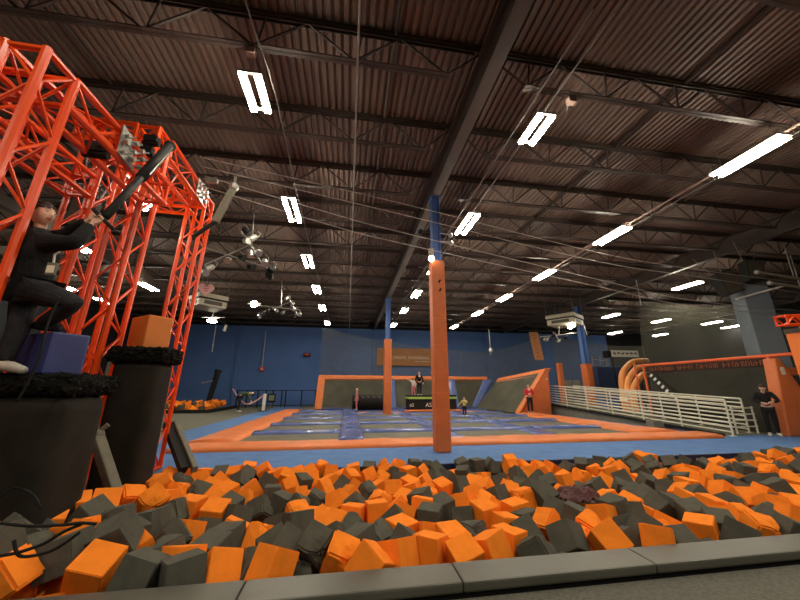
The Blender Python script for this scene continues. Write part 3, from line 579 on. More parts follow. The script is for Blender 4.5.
# swing bars
r = thing('swing_bar', 'long black padded swing bar the climbing person reaches for', 'swing bar')
a, b = at(170, 146, y=4.9), at(105, 217, y=3.52); k = a.lerp(b, .55)
MB().path([a, k], .065, 8).build('upper_pad', black_m, r, smooth=True)
MB().path([k, b], .042, 8).build('lower_bar', black_m, r, smooth=True)
h0, h1 = at(93, 209, y=3.52), at(113, 229, y=3.44)
HB0, HB1 = h0, h1
MB().path([h0, h1], .019, 8).build('handle', black_m, r, smooth=True)
MB().sph(a, .085, 10, 7).build('pivot', black_m, r)
side = (Vector((.05, .03, .05)))
MB().bar(a.lerp(k, .1) + side, a.lerp(k, .95) + side, .02).build('side_rail', chrome_m, r)
r = thing('swing_bar', 'grey padded swing bar hanging from the cables beside the truss end', 'swing bar')
a, b, c = at(234, 187, y=6.5), at(215, 222, y=6.4), at(193, 237, y=6.3)
MB().bar(a, b, .14, .08).build('upper_pad', strap_m, r, bevel=.02)
MB().path([b, c], .04, 8).build('lower_bar', black_m, r)
MB().sph(a, .1, 8, 6).path([a, a + Vector((0, .0, .25))], .03, 6).build('trolley', chrome_m, r)
# zip cables across the hall
CB = [[(200, 157, 6.9), (400, 203, 7.8), (600, 253, 8.6), (700, 270, 9), (800, 283, 9.4)], [(200, 166, 6.9), (400, 214, 7.8), (600, 262, 8.6), (700, 277, 9), (800, 293, 9.4)],
      [(205, 176, 6.9), (330, 213, 7.4), (400, 232, 7.7), (600, 280, 8.6), (690, 300, 9), (800, 311, 9.4)], [(208, 188, 6.9), (330, 225, 7.4), (400, 243, 7.7), (600, 287, 8.6), (690, 306, 9), (800, 316, 9.4)]]
for k, l in enumerate(CB):
    rope(f'galvanised zip cable crossing the hall from the truss, {["topmost", "second from the top", "third from the top", "lowest"][k]}', [at(a, b, y=c) for a, b, c in l], .013, cable_m, 'cable', 'zip_cable', 'zip cables')
for px, py, y in ((212, 181, 6.9),):
    p = at(px, py, y=y); t = thing('cable_trolley', 'grey trolley riding the cables next to the truss end', 'trolley', p)
    MB().bx(-.12, .12, -.03, .03, -.05, .05).build('plate', chrome_m, t)
    for s in (-1, 1): MB().path([(s * .08, -.05, .03), (s * .08, .05, .03)], .05, 10).build('wheel', chrome_m, t)

# ================================================================ HANGING THINGS
def spot_rig(name, label, bars, heads, stem, r=.022, hs=1):
    t = thing(name, label, 'spotlight rig')
    for a, b in bars: MB().path([a, b], r, 6).build('bar', chrome_m, t)
    if stem: MB().path(stem, r * .8, 6).build('stem', chrome_m, t)
    rnd = random.Random(len(label))
    for p in heads:
        d = Vector((rnd.uniform(-1, 1), rnd.uniform(-1, .2), rnd.uniform(-1.2, -.2))).normalized(); p = Vector(p)
        h = MB().path([p, p + d * .05 * hs, p + d * .24 * hs], [.045 * hs, .085 * hs, .1 * hs], 10).build('lamp_head', chrome_m if rnd.random() < .6 else black_m, t)
        MB().path([p + Vector((0, 0, .16 * hs)), p + Vector((.1 * hs, 0, .08 * hs)), p + d * .1 * hs + Vector((.1 * hs, 0, 0))], .014 * hs, 5).build('yoke', chrome_m, h)
Y0 = 9.6
spot_rig('spotlight_rig', 'crossed bars full of chrome stage spotlights beside the orange truss', [(at(204, 265, y=Y0), at(252, 244, y=Y0)), (at(206, 248, y=Y0), at(272, 269, y=Y0)), (at(242, 231, y=Y0), at(264, 267, y=Y0))],
         [at(*q, y=Y0) for q in ((243, 228), (257, 236), (244, 241), (250, 250), (258, 251), (265, 260), (273, 266), (266, 273), (228, 259), (239, 256), (214, 266), (204, 270), (248, 266))],
         [at(252, 244, y=Y0), at(254, 214, y=Y0)])
Y0 = 16.5
spot_rig('spotlight_rig', 'far cluster of chrome stage spotlights on a horizontal bar under the roof', [(at(255, 305, y=Y0), at(300, 310, y=Y0)), (at(272, 309, y=Y0), at(290, 302, y=Y0)), (at(288, 296, y=Y0), at(298, 316, y=Y0))],
         [at(*q, y=Y0) for q in ((288, 297), (292, 303), (296, 309), (284, 311), (275, 309), (262, 313), (258, 315), (299, 313), (294, 316), (268, 310))],
         [at(281, 307, y=Y0), at(282, 281, y=Y0)], .025, .85)
p = at(254, 304, y=16.4); t = thing('spotlight', 'single lit spotlight at the end of the far spotlight bar', 'spotlight', p)
MB().path([(-.3, .1, .05), (.3, .1, .05)], .04, 6).build('bracket', chrome_m, t); MB().sph((0, 0, 0), .16, 10, 7).build('bulb', lamp_m, t)
def ac_unit(label, p, yaw, s):
    t = thing('air_unit', label, 'air conditioner', p); t.rotation_euler.z = yaw
    MB().bx(-s, s, -s, s, -.25, .1).build('case', beige_m, t, bevel=.03); MB().bx(-s * 1.06, s * 1.06, -s * 1.06, s * 1.06, .1, .18).build('gap', black_m, t)
    MB().bx(-s * 1.06, s * 1.06, -s * 1.06, s * 1.06, .18, .42).build('lid', beige_m, t, bevel=.03)
    for k in range(4):
        rr = rotz(k * PI / 2); m = MB()
        m.box(rr @ Vector((0, -s - .004, -.06)), (s * 1.3, .012, .2), rr); m.build('louvre', louv_m, t)
    for a in (-1, 1):
        for b in (-1, 1): MB().path([(a * s, b * s, .4), (a * s, b * s, 7.6 - p.z)], .015, 5).build('hanger', conduit_m, t)
p = at(208, 304, y=18.0); ac_unit('beige ceiling air unit hanging below the heart shaped sign', p, .75, .68)
p2 = at(565, 322, y=19.3); ac_unit('beige ceiling air unit hanging beside the small blue column', p2, .6, .85)
# heart sign
hp = at(206, 289, y=16.8); t = thing('heart_sign', 'pink heart shaped sign hanging above the beige air unit', 'sign', hp)
pts = []
for k in range(40):
    a = 2 * PI * k / 40; pts.append((.036 * 16 * math.sin(a) ** 3 * .62, 0, .036 * .62 * (13 * math.cos(a) - 5 * math.cos(2 * a) - 2 * math.cos(3 * a) - math.cos(4 * a))))
MB().prism(pts, (0, .04, 0)).build('board', pink_m, t)
mb = MB()
for k in range(3): mb.bx(-.14 + .03 * k, .14 - .03 * k, -.012, -.001, .12 - .11 * k, .16 - .11 * k)
mb.build('lettering', mat('pink_lettering', (.6, .12, .18), .6), t); MB().path([(0, .02, .3), (0, .02, 1.6)], .01, 5).build('hanger', conduit_m, t); t.rotation_euler.z = .25
p = at(212, 321, y=21); t = thing('lamp', 'oval white lamp hanging under the beige air unit near the blue wall', 'lamp', p)
MB().sph((0, 0, 0), .28, 12, 6, sc=(1, 1, .4)).build('globe', lamp_m, t); MB().path([(-.6, 0, .2), (.7, 0, .25)], .03, 6).path([(0, 0, .1), (0, 0, 7.0 - p.z)], .02, 5).build('hanger', chrome_m, t)
p = at(570, 327, y=18.4); t = thing('lamp', 'pair of lit round lamps under the air unit by the small column', 'lamp', p)
MB().sph((0, 0, 0), .13, 10, 6).build('bulb', lamp_m, t); MB().sph((.25, 0, .12), .13, 10, 6).build('bulb', lamp_m, t); MB().path([(-.2, .1, .15), (.4, .1, .3)], .03, 6).build('bracket', chrome_m, t)
Y0 = 18.2
spot_rig('spotlight_rig', 'white bar of small spotlights in front of the small blue column', [(at(540, 337, y=Y0), at(577, 333, y=Y0)), (at(553, 332, y=Y0), at(560, 341, y=Y0)), (at(559, 326, y=Y0), at(559, 334, y=Y0)), (at(584, 325, y=Y0), at(587, 335, y=Y0))],
         [at(*q, y=Y0) for q in ((544, 339), (548, 338), (555, 335), (560, 340), (567, 337), (587, 333))], [at(559, 332, y=Y0), at(559, 326, y=Y0)], .03, .9)
# black loudspeakers
for (px, py, y, w, h, rot), l in (((750, 272, 9.6, .55, .85, (0, .1, -.3)), 'black loudspeaker hung near the pale wrapped column top'), ((724, 284, 10.2, .6, .95, (0, -.35, -.3)), 'tilted black loudspeaker hung further from the pale wrapped column'),
                             ((85, 216, 6.1, .36, .62, (0, .05, .3)), 'black loudspeaker hung behind the orange truss above the climbing person')):
    p = at(px, py, y=y); t = thing('loudspeaker', l, 'loudspeaker', p); t.rotation_euler = rot
    MB().prism([(-w / 2, -w / 2, -h / 2), (w / 2, -w / 2, -h / 2), (w * .32, w / 2, -h / 2), (-w * .32, w / 2, -h / 2)], (0, 0, h)).build('cabinet', black_m, t, bevel=.02)
    MB().bx(-w * .44, w * .44, -w / 2 - .012, -w / 2 - .001, -h * .45, h * .45).build('grille', louv_m, t)
    for s in (-1, 1): MB().path([(s * w * .3, 0, h / 2), (s * w * .75, 0, h / 2 + .9)], .017, 5).build('hanger', conduit_m, t)

# ================================================================ BACK WALL THINGS
a, b = at(379, 348, y=31.2), at(437, 366, y=31.2)
r = thing('banner', 'orange banner reading ultimate dodgeball on the far blue wall', 'banner', ((a.x + b.x) / 2 + .1, 31.2, (a.z + b.z) / 2))
w, h = (b.x - a.x) / 2 + .3, (a.z - b.z) / 2
MB().bx(-w, w, -.02, .02, -h, h).build('sheet', ban_m, r)
put('lettering', text_mesh('ULTIMATE  DODGEBALL', .37, 'lettering', letter_m), r, (at(409, 357, y=31.2).x - (a.x + b.x) / 2 - .1, -.03, -.08), (PI / 2, 0, 0))
mb = MB(); rnd = random.Random(2)
for k in range(9): mb.bx(.6 + k * .15, .6 + k * .15 + rnd.uniform(.06, .12), -.035, -.021, -.46, -.38)
mb.build('small_lettering', letter_m, r)
mb = MB()
zz = [(-w + 2 * w * k / 22, .42 * h + .12 * math.sin(k * 1.1) + .06 * math.sin(k * 2.7)) for k in range(23)]
for (p, q), (p2, q2) in zip(zz, zz[1:]): mb.bar((p, -.025, q), (p2, -.025, q2), .01, .035)
mb.build('ridge_line', mat('banner_line', (.22, .08, .02), .7), r)
a, b = at(531, 332, y=25.5), at(542, 360, y=25.5)
r = thing('banner', 'narrow orange vertical banner hanging before the dark netting', 'banner', ((a.x + b.x) / 2, 25.5, (a.z + b.z) / 2)); w, h = .42, (a.z - b.z) / 2
MB().prism([(-w - .15, 0, h), (w - .15, 0, h), (w + .15, 0, -h), (-w + .15, 0, -h)], (0, .03, 0)).build('sheet', mat('faded_orange_banner', (.5, .22, .1), .7), r)
mb = MB()
for k in range(7): mb.bx(-.25 + .03 * k, -.05 + .04 * k, -.02, -.002, h * .7 - k * .3, h * .7 - k * .3 + .14)
mb.build('lettering', ban_m, r)
def drop(px0, py0, px1, py1, y, label, m=mat('pale_conduit', (.33, .36, .42), .5, .1, 6, .4), r=.05):
    a, b = at(px0, py0, y=y), at(px1, py1, y=y); return tag(MB().path([(a.x, y, a.z), (a.x, y, b.z)], r, 6).build('conduit', m), label, 'conduit')
drop(216, 325, 212, 352, 28, 'pale conduit dropping from the roof near the oval lamp'); drop(266, 331, 262, 367, 31.3, 'pale conduit dropping down the blue wall to the red alarm')
drop(489, 330, 489, 355, 25.2, 'pale conduit standing behind the grey netting'); drop(636, 280, 641, 305, 14, 'thin conduit dropping above the dark netting corner', r=.02)
p = at(262, 369, y=31.35); t = thing('fire_alarm', 'red fire alarm box on the blue wall', 'alarm', p); MB().bx(-.2, .2, -.06, .06, -.18, .18).build('case', red_m, t, bevel=.03); MB().bx(-.09, .09, -.09, -.06, -.06, .06).build('lens', white_m, t)
p = at(307, 355, y=31.35); t = thing('wall_sign', 'small dark sign with a red stripe on the blue wall', 'sign', p); MB().bx(-.32, .32, -.03, .03, -.17, .17).build('plate', letter_k, t); MB().bx(-.2, .2, -.04, -.031, -.02, .12).build('stripe', red_m, t)
p = at(224, 331, y=25); tag(MB().path([p, p + Vector((.1, 0, .45))], .1, 8).build('wall_lamp', white_m), 'small white tilted lamp in front of the blue wall', 'lamp')
p = at(491, 350, y=25); t = thing('wall_lamp', 'small pale lamp on the pole behind the grey netting', 'lamp', p); MB().sph((0, 0, 0), .16, 8, 6).build('globe', white_m, t); MB().path([(-.1, 0, .2), (-.1, 0, -.3)], .03, 5).build('bracket', conduit_m, t)

# black fence
F0, F1 = at(236, 404, y=29.5), at(315, 404, y=29.0)
r = thing('fence', 'low black bar fence in front of the blue wall', 'fence'); zt = 1.35
for px in (236, 246, 257, 265, 272, 281, 285, 301, 315):
    p = at(px, 404, y=29.3); MB().bx(p.x - .045, p.x + .045, 29.25, 29.35, 0, zt).build('post', black_m, r)
for z in (zt, .15): MB().bx(F0.x, F1.x, 29.27, 29.33, z - .03, z + .03).build('rail', black_m, r)
p = at(263, 412, y=24.5); r = thing('barrier_post', 'white barrier post with pink rope by the black fence', 'post', (p.x, 24.5, 0))
MB().bx(-.09, .09, -.09, .09, 0, 1.15).build('post', white_m, r, bevel=.02); MB().bx(-.25, .25, -.25, .25, 0, .05).build('base', black_m, r)
rope('pink rope sagging from the white post past the bending person', [(p.x, 24.5, 1.1), at(254, 402, y=24), at(246, 404, y=23.5), at(238, 397, y=23.2), at(233, 389, y=23)], .05, mat('pink_rope', (.5, .27, .27), .8))
p = at(271, 404, y=27.5); t = thing('notice_board', 'small dark notice board on a stand by the fence', 'board', (p.x, 27.5, 0)); MB().bx(-.3, .3, -.03, .03, .45, 1.1).build('panel', black_m, t); MB().bx(-.2, .2, -.04, -.031, .6, 1.0).build('sheet', mat('grey_sheet', (.2, .22, .16), .7), t); MB().bx(-.03, .03, -.02, .02, 0, .46).build('stand', conduit_m, t)
# black post and stair platform
p = at(207, 406, y=28); t = thing('post', 'thick black post standing behind the far foam cubes', 'post', (p.x, 28, 0)); MB().path([(0, 0, 0), (.42, 0, 2.75)], .2, 8).build('shaft', black_m, t); MB().path([(.42, 0, 2.7), (.45, 0, 2.95)], .26, 8).build('cap', black_m, t); MB().path([(.3, -.1, 2.1), (-.6, -.1, 1.9)], .05, 6).build('bracket', chrome_m, t)
t = thing('platform', 'black stepped platform with handrail at the blue wall beside the truss', 'platform', (-15.2, 28.5, 0))
for k in range(3): MB().bx(-1.6, 1.9 - .5 * k, -1, 1, .35 * k, .35 * (k + 1)).build('step', black_m, t)
MB().path([(-1.4, -1, 1.05), (-1.4, -1, 2.9), (.2, -1, 2.2), (.2, -1, .8)], .05, 6).path([(-1.4, -1, 2.3), (.2, -1, 1.6)], .03, 6).build('handrail', black_m, t)
# far foam pit
mb = MB(); rnd = random.Random(9)
for k in range(170):
    c = Vector((rnd.uniform(-14.2, -9.15), rnd.uniform(23.65, 27.2), 0)); c.z = .12 + rnd.uniform(0, .25) + .05 * (c.y - 23.5)
    mb.box(c, (.3,) * 3, Euler((rnd.uniform(-.6, .6), rnd.uniform(-.6, .6), rnd.uniform(0, 1.5))).to_matrix(), 0 if rnd.random() < .7 else 1)
tag(mb.build('far_foam_heap', [foam_o, foam_g]), 'heap of far orange and grey foam cubes below the blue wall', 'foam pit filling', kind='stuff')
tag(MB().bx(-14.7, -8.7, 23.1, 23.35, 0, .2).bx(-8.85, -8.6, 23.1, 29, 0, .2).build('pit_kerb', black_m, bevel=.02), 'low black kerb around the far foam heap', 'kerb')

# netting
def net(label, pts, m, sag=0, nx=14, nz=6):
    """pts: four corners, bottom pair then top pair"""
    a, b, c, d = [Vector(p) for p in pts]; vs, fs = [], []
    for i in range(nx + 1):
        u = i / nx
        for j in range(nz + 1):
            v = j / nz; p = a.lerp(b, u).lerp(c.lerp(d, u), v); p.z -= sag * 4 * u * (1 - u) * v; p.y += .12 * math.sin(u * 19 + v * 2); vs.append(p)
    fs = [(i * (nz + 1) + j, (i + 1) * (nz + 1) + j, (i + 1) * (nz + 1) + j + 1, i * (nz + 1) + j + 1) for i in range(nx) for j in range(nz)]
    return tag(MB().add(vs, fs).build('safety_net', m, smooth=True), label, 'net')
net('grey safety net rising behind the sloping wall, nearer the orange banner', [(-2.2, 26, 2.2), (9, 26, 2.2), (-2.2, 26, 6.2), (9.3, 26, 4.6)], net_m, .3)
net('grey safety net behind the sloping wall, nearer the narrow vertical banner', [(9, 25.8, 2.0), (16.5, 25.6, 1.0), (9.0, 25.8, 4.5), (16.8, 25.6, 6.2)], net_m, .6)
net('dark grey safety net between the small column and the white lettered board', [(17, 25, .5), (26, 25, .5), (17, 25, 6), (26, 25, 5.2)], net_d, .4)
a, b = at(645, 372, y=15.5), at(760, 360, y=12.5); c, d = at(640, 302, y=15.5), at(752, 305, y=12.5)
net('large dark olive net hanging over the orange tube frame', [a, b, c, d], net_d, .15, 10, 6)

# ================================================================ RIGHT SIDE: ramp, railings, frames
S('floor_ramp', MB().prism([(12.25, 9.4, 0), (12.25, 19.6, 0), (12.25, 19.6, .6)], (1.7, 0, 0)), carpet_g)
S('trim_7', MB().bar((12.2, 9.5, .03), (12.2, 19.4, .6), .05, .10), black_m)
def railing(label, x, y0, y1, zf, n, closed=True, h=1.12):
    r = thing('railing', label, 'railing', (x, y0, 0))
    for k in range(n + 1):
        y = y0 + (y1 - y0) * k / n; z = zf(y); MB().path([(0, y - y0, z), (0, y - y0, z + h)], .028, 6).build('post', rail_m, r)
        MB().bx(-.07, .07, y - y0 - .07, y - y0 + .07, z, z + .015).build('foot_plate', rail_m, r)
    for q in range(8):
        f = .12 + q * (h - .12) / 7
        MB().path([(0, 0, zf(y0) + f), (0, y1 - y0, zf(y1) + f)], .024 if q < 7 else .03, 6).build('rail', rail_m, r)
    return r
zf = lambda y: max(.012, (y - 9.4) * .058)
railing('cream pipe railing along the near edge of the ramp', 12.42, 9.42, 19.2, zf, 6)
railing('cream pipe railing along the far edge of the ramp, behind the first', 13.75, 9.9, 19.2, zf, 6)
p = at(655, 426, z=.15); t = thing('junction_box', 'grey block standing on the blue carpet by the ramp railing', 'block', (11.75, p.y * 11.75 / p.x, .012))
MB().bx(-.2, .12, -.17, .17, 0, .3).build('body', strap_m, t, bevel=.02); MB().bx(.13, .3, -.12, .12, 0, .22).build('end', strap_m, t, bevel=.02)
t = tag(MB().bx(12.385, 12.40, 13.3, 13.75, .95, 1.15).build('notice_card', mat('cream_card', (.7, .62, .45), .7)), 'small cream card fixed to the ramp railing', 'card')

# orange tube frame with dark bed and lettered valance
r = thing('tube_frame', 'orange tube frame with a dark bed and a lettered brown valance', 'trampoline frame', (14.5, 9.2, 0))
def fr(n, mb, m, **k): o = mb.build(n, m, r, **k); o.location = (-14.5, -9.2, 0); return o
TR = mat('orange_red_tube', (.75, .13, .04), .45, .06, 3, .4)
x0, y0, y1 = 14.75, 9.35, 14.5
fr('top_tube', MB().path([(x0, y1 + .1, 2.62), (x0, y0 - .2, 2.62), (x0 + .5, 7.4, 2.66)], .06, 10), TR)
fr('end_tube', MB().path([(x0, y1, 2.62), (x0, y1, 0)], .05, 10).path([(x0, y1 + .5, 2.8), (x0, y1 + .5, 0)], .045, 10), TR)
fr('near_tube', MB().path([(x0 - .1, y0, 2.6), (x0 - .3, y0, .0)], .05, 10), TR)
fr('frame_bed', MB().prism([(x0, y0, 2.3), (x0, y1 - .3, 2.3), (x0 - .35, y1 - .3, 0.02), (x0 - .35, y0, 0.02)], (.04, 0, 0)), mat('dark_olive_bed', (.024, .023, .016), .75, .3, 1.2, .3))
fr('valance', MB().bx(x0 - .03, x0 - .015, y0 + .1, y1 - .15, 2.26, 2.56), brown_m)
rnd = random.Random(12); y = y1 - .35
while y > y0 + .3:
    L = rnd.uniform(.09, .15)
    if rnd.random() < .84:
        k = rnd.randint(0, 2); mb = MB().bx(x0 - .05, x0 - .034, y - .028, y, 2.31, 2.50).bx(x0 - .05, x0 - .034, y - L, y - .028, 2.31 + .08 * k, 2.35 + .07 * k)
        if k != 1: mb.bx(x0 - .05, x0 - .034, y - L, y - L + .026, 2.31, 2.45)
        fr('letter', mb, letter_r)
    y -= L + .045

fr('side_banner', MB().prism([(x0 - .05, y1 - .1, 2.25), (x0 - .05, y1 - .55, 2.25), (x0 - .45, y1 - 2.1, .9), (x0 - .45, y1 - 1.6, .9)], (.02, 0, 0)), letter_k)
mb = MB()
for k in range(7):
    u = (k + .5) / 7; c = Vector((x0 - .075 - .4 * u, y1 - .33 - 1.5 * u, 2.2 - 1.25 * u)); mb.box(c, (.02, .16, .1), Matrix.Rotation(-.7, 3, 'X'))
fr('side_lettering', mb, letter_w)
tri = [(14.02, 9.0, .012), (14.35, 9.0, 2.5), (14.58, 9.0, 2.52), (15.9, 9.0, .012)]
fr('end_pad', MB().prism(tri, (0, .35, 0)), vin_o2, bevel=.05, smooth=True)
fr('end_pad_patch', MB().bx(14.45, 14.6, 8.985, 8.999, 1.95, 2.2), letter_m)
fr('cross_pad', MB().bx(14.75, 17.5, 9.1, 9.4, 1.95, 2.2), vin_o2, bevel=.03)
tag(MB().bx(17, 22, 14.2, 14.4, 0, 2.2).build('display_panel', mat('blue_grey_panel', (.12, .17, .24), .5)), 'blue grey panel behind the orange end pad', 'panel')
t = thing('railing', 'short cream railing behind the person in black', 'railing', (13.2, 9.75, 0))
for z in (.25, .45, .65, .85): MB().path([(-.2, 0, z), (.75, 0, z)], .024, 6).build('rail', rail_m, t)
for x in (-.15, .7): MB().path([(x, 0, 0.0), (x, 0, .9)], .026, 6).build('post', rail_m, t)

for k, (l, a, b) in enumerate((('upper cream padded tube reaching in beside the wrapped column', (757, 272), (830, 284)), ('lower cream padded tube reaching in beside the wrapped column', (770, 283), (830, 292)))):
    a, b = at(*a, y=8.2), at(*b, y=8.2); t = thing('padded_tube', l, 'tube', a); b = b - a
    MB().path([(0, 0, 0), b], .05, 8).build('pad', strap_m, t); MB().path([b * .5, b * .5 + Vector((.05, 0, 1.2))], .015, 5).build('hanger', conduit_m, t); MB().sph((0, 0, 0), .08, 8, 6).build('end_clamp', chrome_m, t)
# orange lattice truss and striped post at the frame's edge
t = thing('lattice_truss', 'bright orange lattice truss segment in front of the pale wrapped column', 'truss')
p = at(786, 319, y=5.6); W2 = .2
truss('truss_segment', (p.x, 5.6, p.z - .12), (p.x + 2.2, 5.3, p.z - .05), (0, 1, 0), (0, 0, 1), W2, t, .022, .018, .2)
t2 = thing('striped_post', 'orange and black striped padded post under the orange lattice truss', 'post', (p.x + .82, 5.75, 0))
MB().bx(-.3, .32, -.05, .25, 0, p.z - .16).build('pad', mat('bright_orange_pad', (.85, .22, .04), .6, .06, 2), t2, bevel=.02)
mb = MB()
for k in range(4):
    z = p.z - .35 - k * .62; mb.prism([(-.302, -.056, z), (.322, -.056, z + .36), (.322, -.056, z + .62), (-.302, -.056, z + .26)], (0, .004, 0))
mb.build('stripe', black_m, t2); MB().bx(-.31, .33, -.06, .26, p.z - .26, p.z - .155).build('collar', louv_m, t2)
MB().path([(0, .1, p.z - .16), (0, .1, p.z - .1)], .05, 8).build('stub', truss_m, t2)

# white lettered board, inflatable and panels far behind the ramp
t = thing('lettered_board', 'long white board with black lettering above the inflatable', 'board', at(624, 354, y=19.5)); w = 1.0
MB().bx(-w, w * 1.1, -.03, .03, -.2, .24).build('board', white_m, t)
mb = MB(); rnd = random.Random(4)
for k in range(6):
    for q in range(3): mb.box((-.82 + k * .32 + q * .075, -.034, .04 + .02 * rnd.uniform(-1, 1)), (.055, .006, .13), Matrix.Rotation(rnd.uniform(-.5, .5), 3, 'Y'))
mb.build('lettering', letter_k, t); MB().bx(-1.3, -w, -.03, .4, -.25, .2).build('end_box', black_m, t)
for x in (-.9, 1): MB().path([(x, .05, -.2), (x, .05, -3.76)], .04, 6).build('leg', black_m, t)
t = thing('inflatable_slide', 'orange inflatable slide with three bulging tubes behind the railings', 'inflatable')
for k, (top, mid, bot) in enumerate((((647, 361), (632, 361), (620, 375)), ((648, 368), (637, 367), (626, 382)), ((650, 375), (642, 374), (632, 389)))):
    P = [at(*top, y=18 - k * .5), at(*mid, y=17.8 - k * .5), at(*bot, y=17.2 - k * .5)]; P.append(Vector((P[2].x - .2, P[2].y - .2, .1)))
    pts = []
    for i in range(3):
        for j in range(5): pts.append(P[i].lerp(P[i + 1], j / 5))
    for _ in range(3): pts = [pts[0]] + [(pts[i - 1] + pts[i] * 2 + pts[i + 1]) / 4 for i in range(1, len(pts) - 1)] + [pts[-1]]
    MB().path(pts + [P[3]], .17, 12).build('tube', infl_m, t, smooth=True)
t = thing('inflatable_wall', 'dark blue wall on a bright blue base beside the orange inflatable tubes', 'inflatable')
MB().bx(17.2, 19.8, 20.5, 21.5, 0, 1.15).build('base', mat('bright_blue_vinyl', (.05, .13, .42), .5), t)
MB().bx(17.2, 19.9, 20.6, 21.4, 1.15, 3.0).build('wall_panel', mat('deep_blue_vinyl', (.03, .05, .12), .5), t, bevel=.05)
for (px, y, h), l in (((561, 22, 3.3), 'thin orange padded post beyond the end of the sloping wall'), ((589, 19.2, 2.9), 'short orange padded post close beside the small blue column')):
    q = at(px, 380, y=y); t = thing('padded_post', l, 'post', (q.x, y, 0)); MB().bx(-.16, .16, -.16, .16, 0, h).build('pad', vin_o2, t, bevel=.04); MB().bx(-.2, .2, -.2, .2, 0, .06).build('base', black_m, t)
t = thing('ladder_frame', 'pale metal ladder frames standing beyond the small blue column', 'frame', at(597, 365, y=21))
for s in (-.3, .3, .75):
    MB().path([(s, 0, -2.9), (s, 0, .6)], .05, 6).build('upright', conduit_m, t)
for k in range(7): MB().path([(-.3, 0, .4 - k * .4), (.75, 0, .3 - k * .4)], .03, 5).build('rung', conduit_m, t)
for px, l in ((570, 'grey board leaning behind the railing end, nearer the sloping wall'), (578, 'grey board leaning behind the railing end, nearer the small column')):
    q = at(px, 390, y=18.6); tag(MB().bx(q.x - .22, q.x + .22, 18.6, 18.68, .5, 2.0).build('grey_board', strap_m, bevel=.02), l, 'board')

# ================================================================ PEOPLE
def skin_obj(joints, edges, radii, root, sub=2):
    me = bpy.data.meshes.new('t'); names = list(joints)
    me.from_pydata([joints[n] for n in names], [(names.index(a), names.index(b)) for a, b in edges], [])
    o = bpy.data.objects.new('t', me); C.objects.link(o); o.modifiers.new('s', 'SKIN')
    sv = me.skin_vertices[0].data
    for i, n in enumerate(names): r = radii[n]; sv[i].radius = r if isinstance(r, tuple) else (r, r); sv[i].use_root = n == root
    m = o.modifiers.new('d', 'SUBSURF'); m.levels = sub; m.render_levels = sub
    bpy.context.view_layer.update()
    out = bpy.data.meshes.new_from_object(o.evaluated_get(bpy.context.evaluated_depsgraph_get()))
    bpy.data.objects.remove(o); return out
def remesh(meshes, vox, smooth=3):
    bm = bmesh.new()
    for m in meshes: bm.from_mesh(m)
    me = bpy.data.meshes.new('t'); bm.to_mesh(me); bm.free()
    o = bpy.data.objects.new('t', me); C.objects.link(o)
    r = o.modifiers.new('r', 'REMESH'); r.mode = 'VOXEL'; r.voxel_size = vox; r.use_smooth_shade = True
    s = o.modifiers.new('s', 'SMOOTH'); s.factor = .4; s.iterations = smooth
    bpy.context.view_layer.update()
    out = bpy.data.meshes.new_from_object(o.evaluated_get(bpy.context.evaluated_depsgraph_get()))
    bpy.data.objects.remove(o); return out
def head_pt(v):
    """shape a unit-sphere point into a head: face towards +y, height 2 units -> about 0.115 half height"""
    x, y, z = v; X, Y, Z = x * .078, y * .096, z * .118
    if z < 0: X *= 1 - .34 * z * z * (1 if y > -.2 else .6); Y *= 1 - .12 * z * z
    if y > 0:
        Y -= .010 * math.exp(-((abs(x) - .42) / .2) ** 2 - ((z - .08) / .13) ** 2)          # eye sockets
        Y += .024 * math.exp(-(x / .15) ** 2) * max(0, 1 - abs((z + .18) / .26)) ** .8          # nose
        Y += .007 * math.exp(-(x / .3) ** 2 - ((z + .47) / .07) ** 2) + .006 * math.exp(-(x / .27) ** 2 - ((z + .60) / .06) ** 2)   # lips
        Y += .010 * math.exp(-(x / .35) ** 2 - ((z + .88) / .14) ** 2)                           # chin
        Y += .004 * math.exp(-((abs(x) - .4) / .3) ** 2 - ((z - .26) / .08) ** 2)                # brow
    return Vector((X, Y, Z))
def head_mesh(mtx, s=1, ears=True, sub=4):
    bm = bmesh.new(); bmesh.ops.create_icosphere(bm, subdivisions=sub, radius=1)
    for v in bm.verts: v.co = head_pt(v.co.normalized()) * s
    if ears:
        for sd in (-1, 1):
            r = bmesh.ops.create_icosphere(bm, subdivisions=2, radius=1)
            for v in r['verts']: v.co = Vector((sd * .078 + v.co.x * .012, -.008 + v.co.y * .018, -.005 + v.co.z * .032)) * s
    me = bpy.data.meshes.new('t'); bm.transform(mtx); bm.to_mesh(me); bm.free(); return me
def hair_mesh(mtx, s, m, back=-.25, top=.30, long=0, name='hair'):
    bm = bmesh.new(); bmesh.ops.create_icosphere(bm, subdivisions=4, radius=1)
    kill = []
    for v in bm.verts:
        n = v.co.normalized(); p = head_pt(n) * 1.09
        lim = top + .25 * (1 - abs(n.x)) if n.y > .25 else (-.05 if n.y > -.05 else back - long)
        if n.z < lim: kill.append(v)
        v.co = (p + Vector((0, -.004, .004))) * s * (1 + .025 * noise.noise(p * 60))
    bmesh.ops.delete(bm, geom=kill, context='VERTS')
    bmesh.ops.solidify(bm, geom=bm.faces, thickness=.012 * s)
    for f in bm.faces: f.smooth = True
    bm.transform(mtx); me = bpy.data.meshes.new(name); bm.to_mesh(me); bm.free(); me.materials.append(m); return me
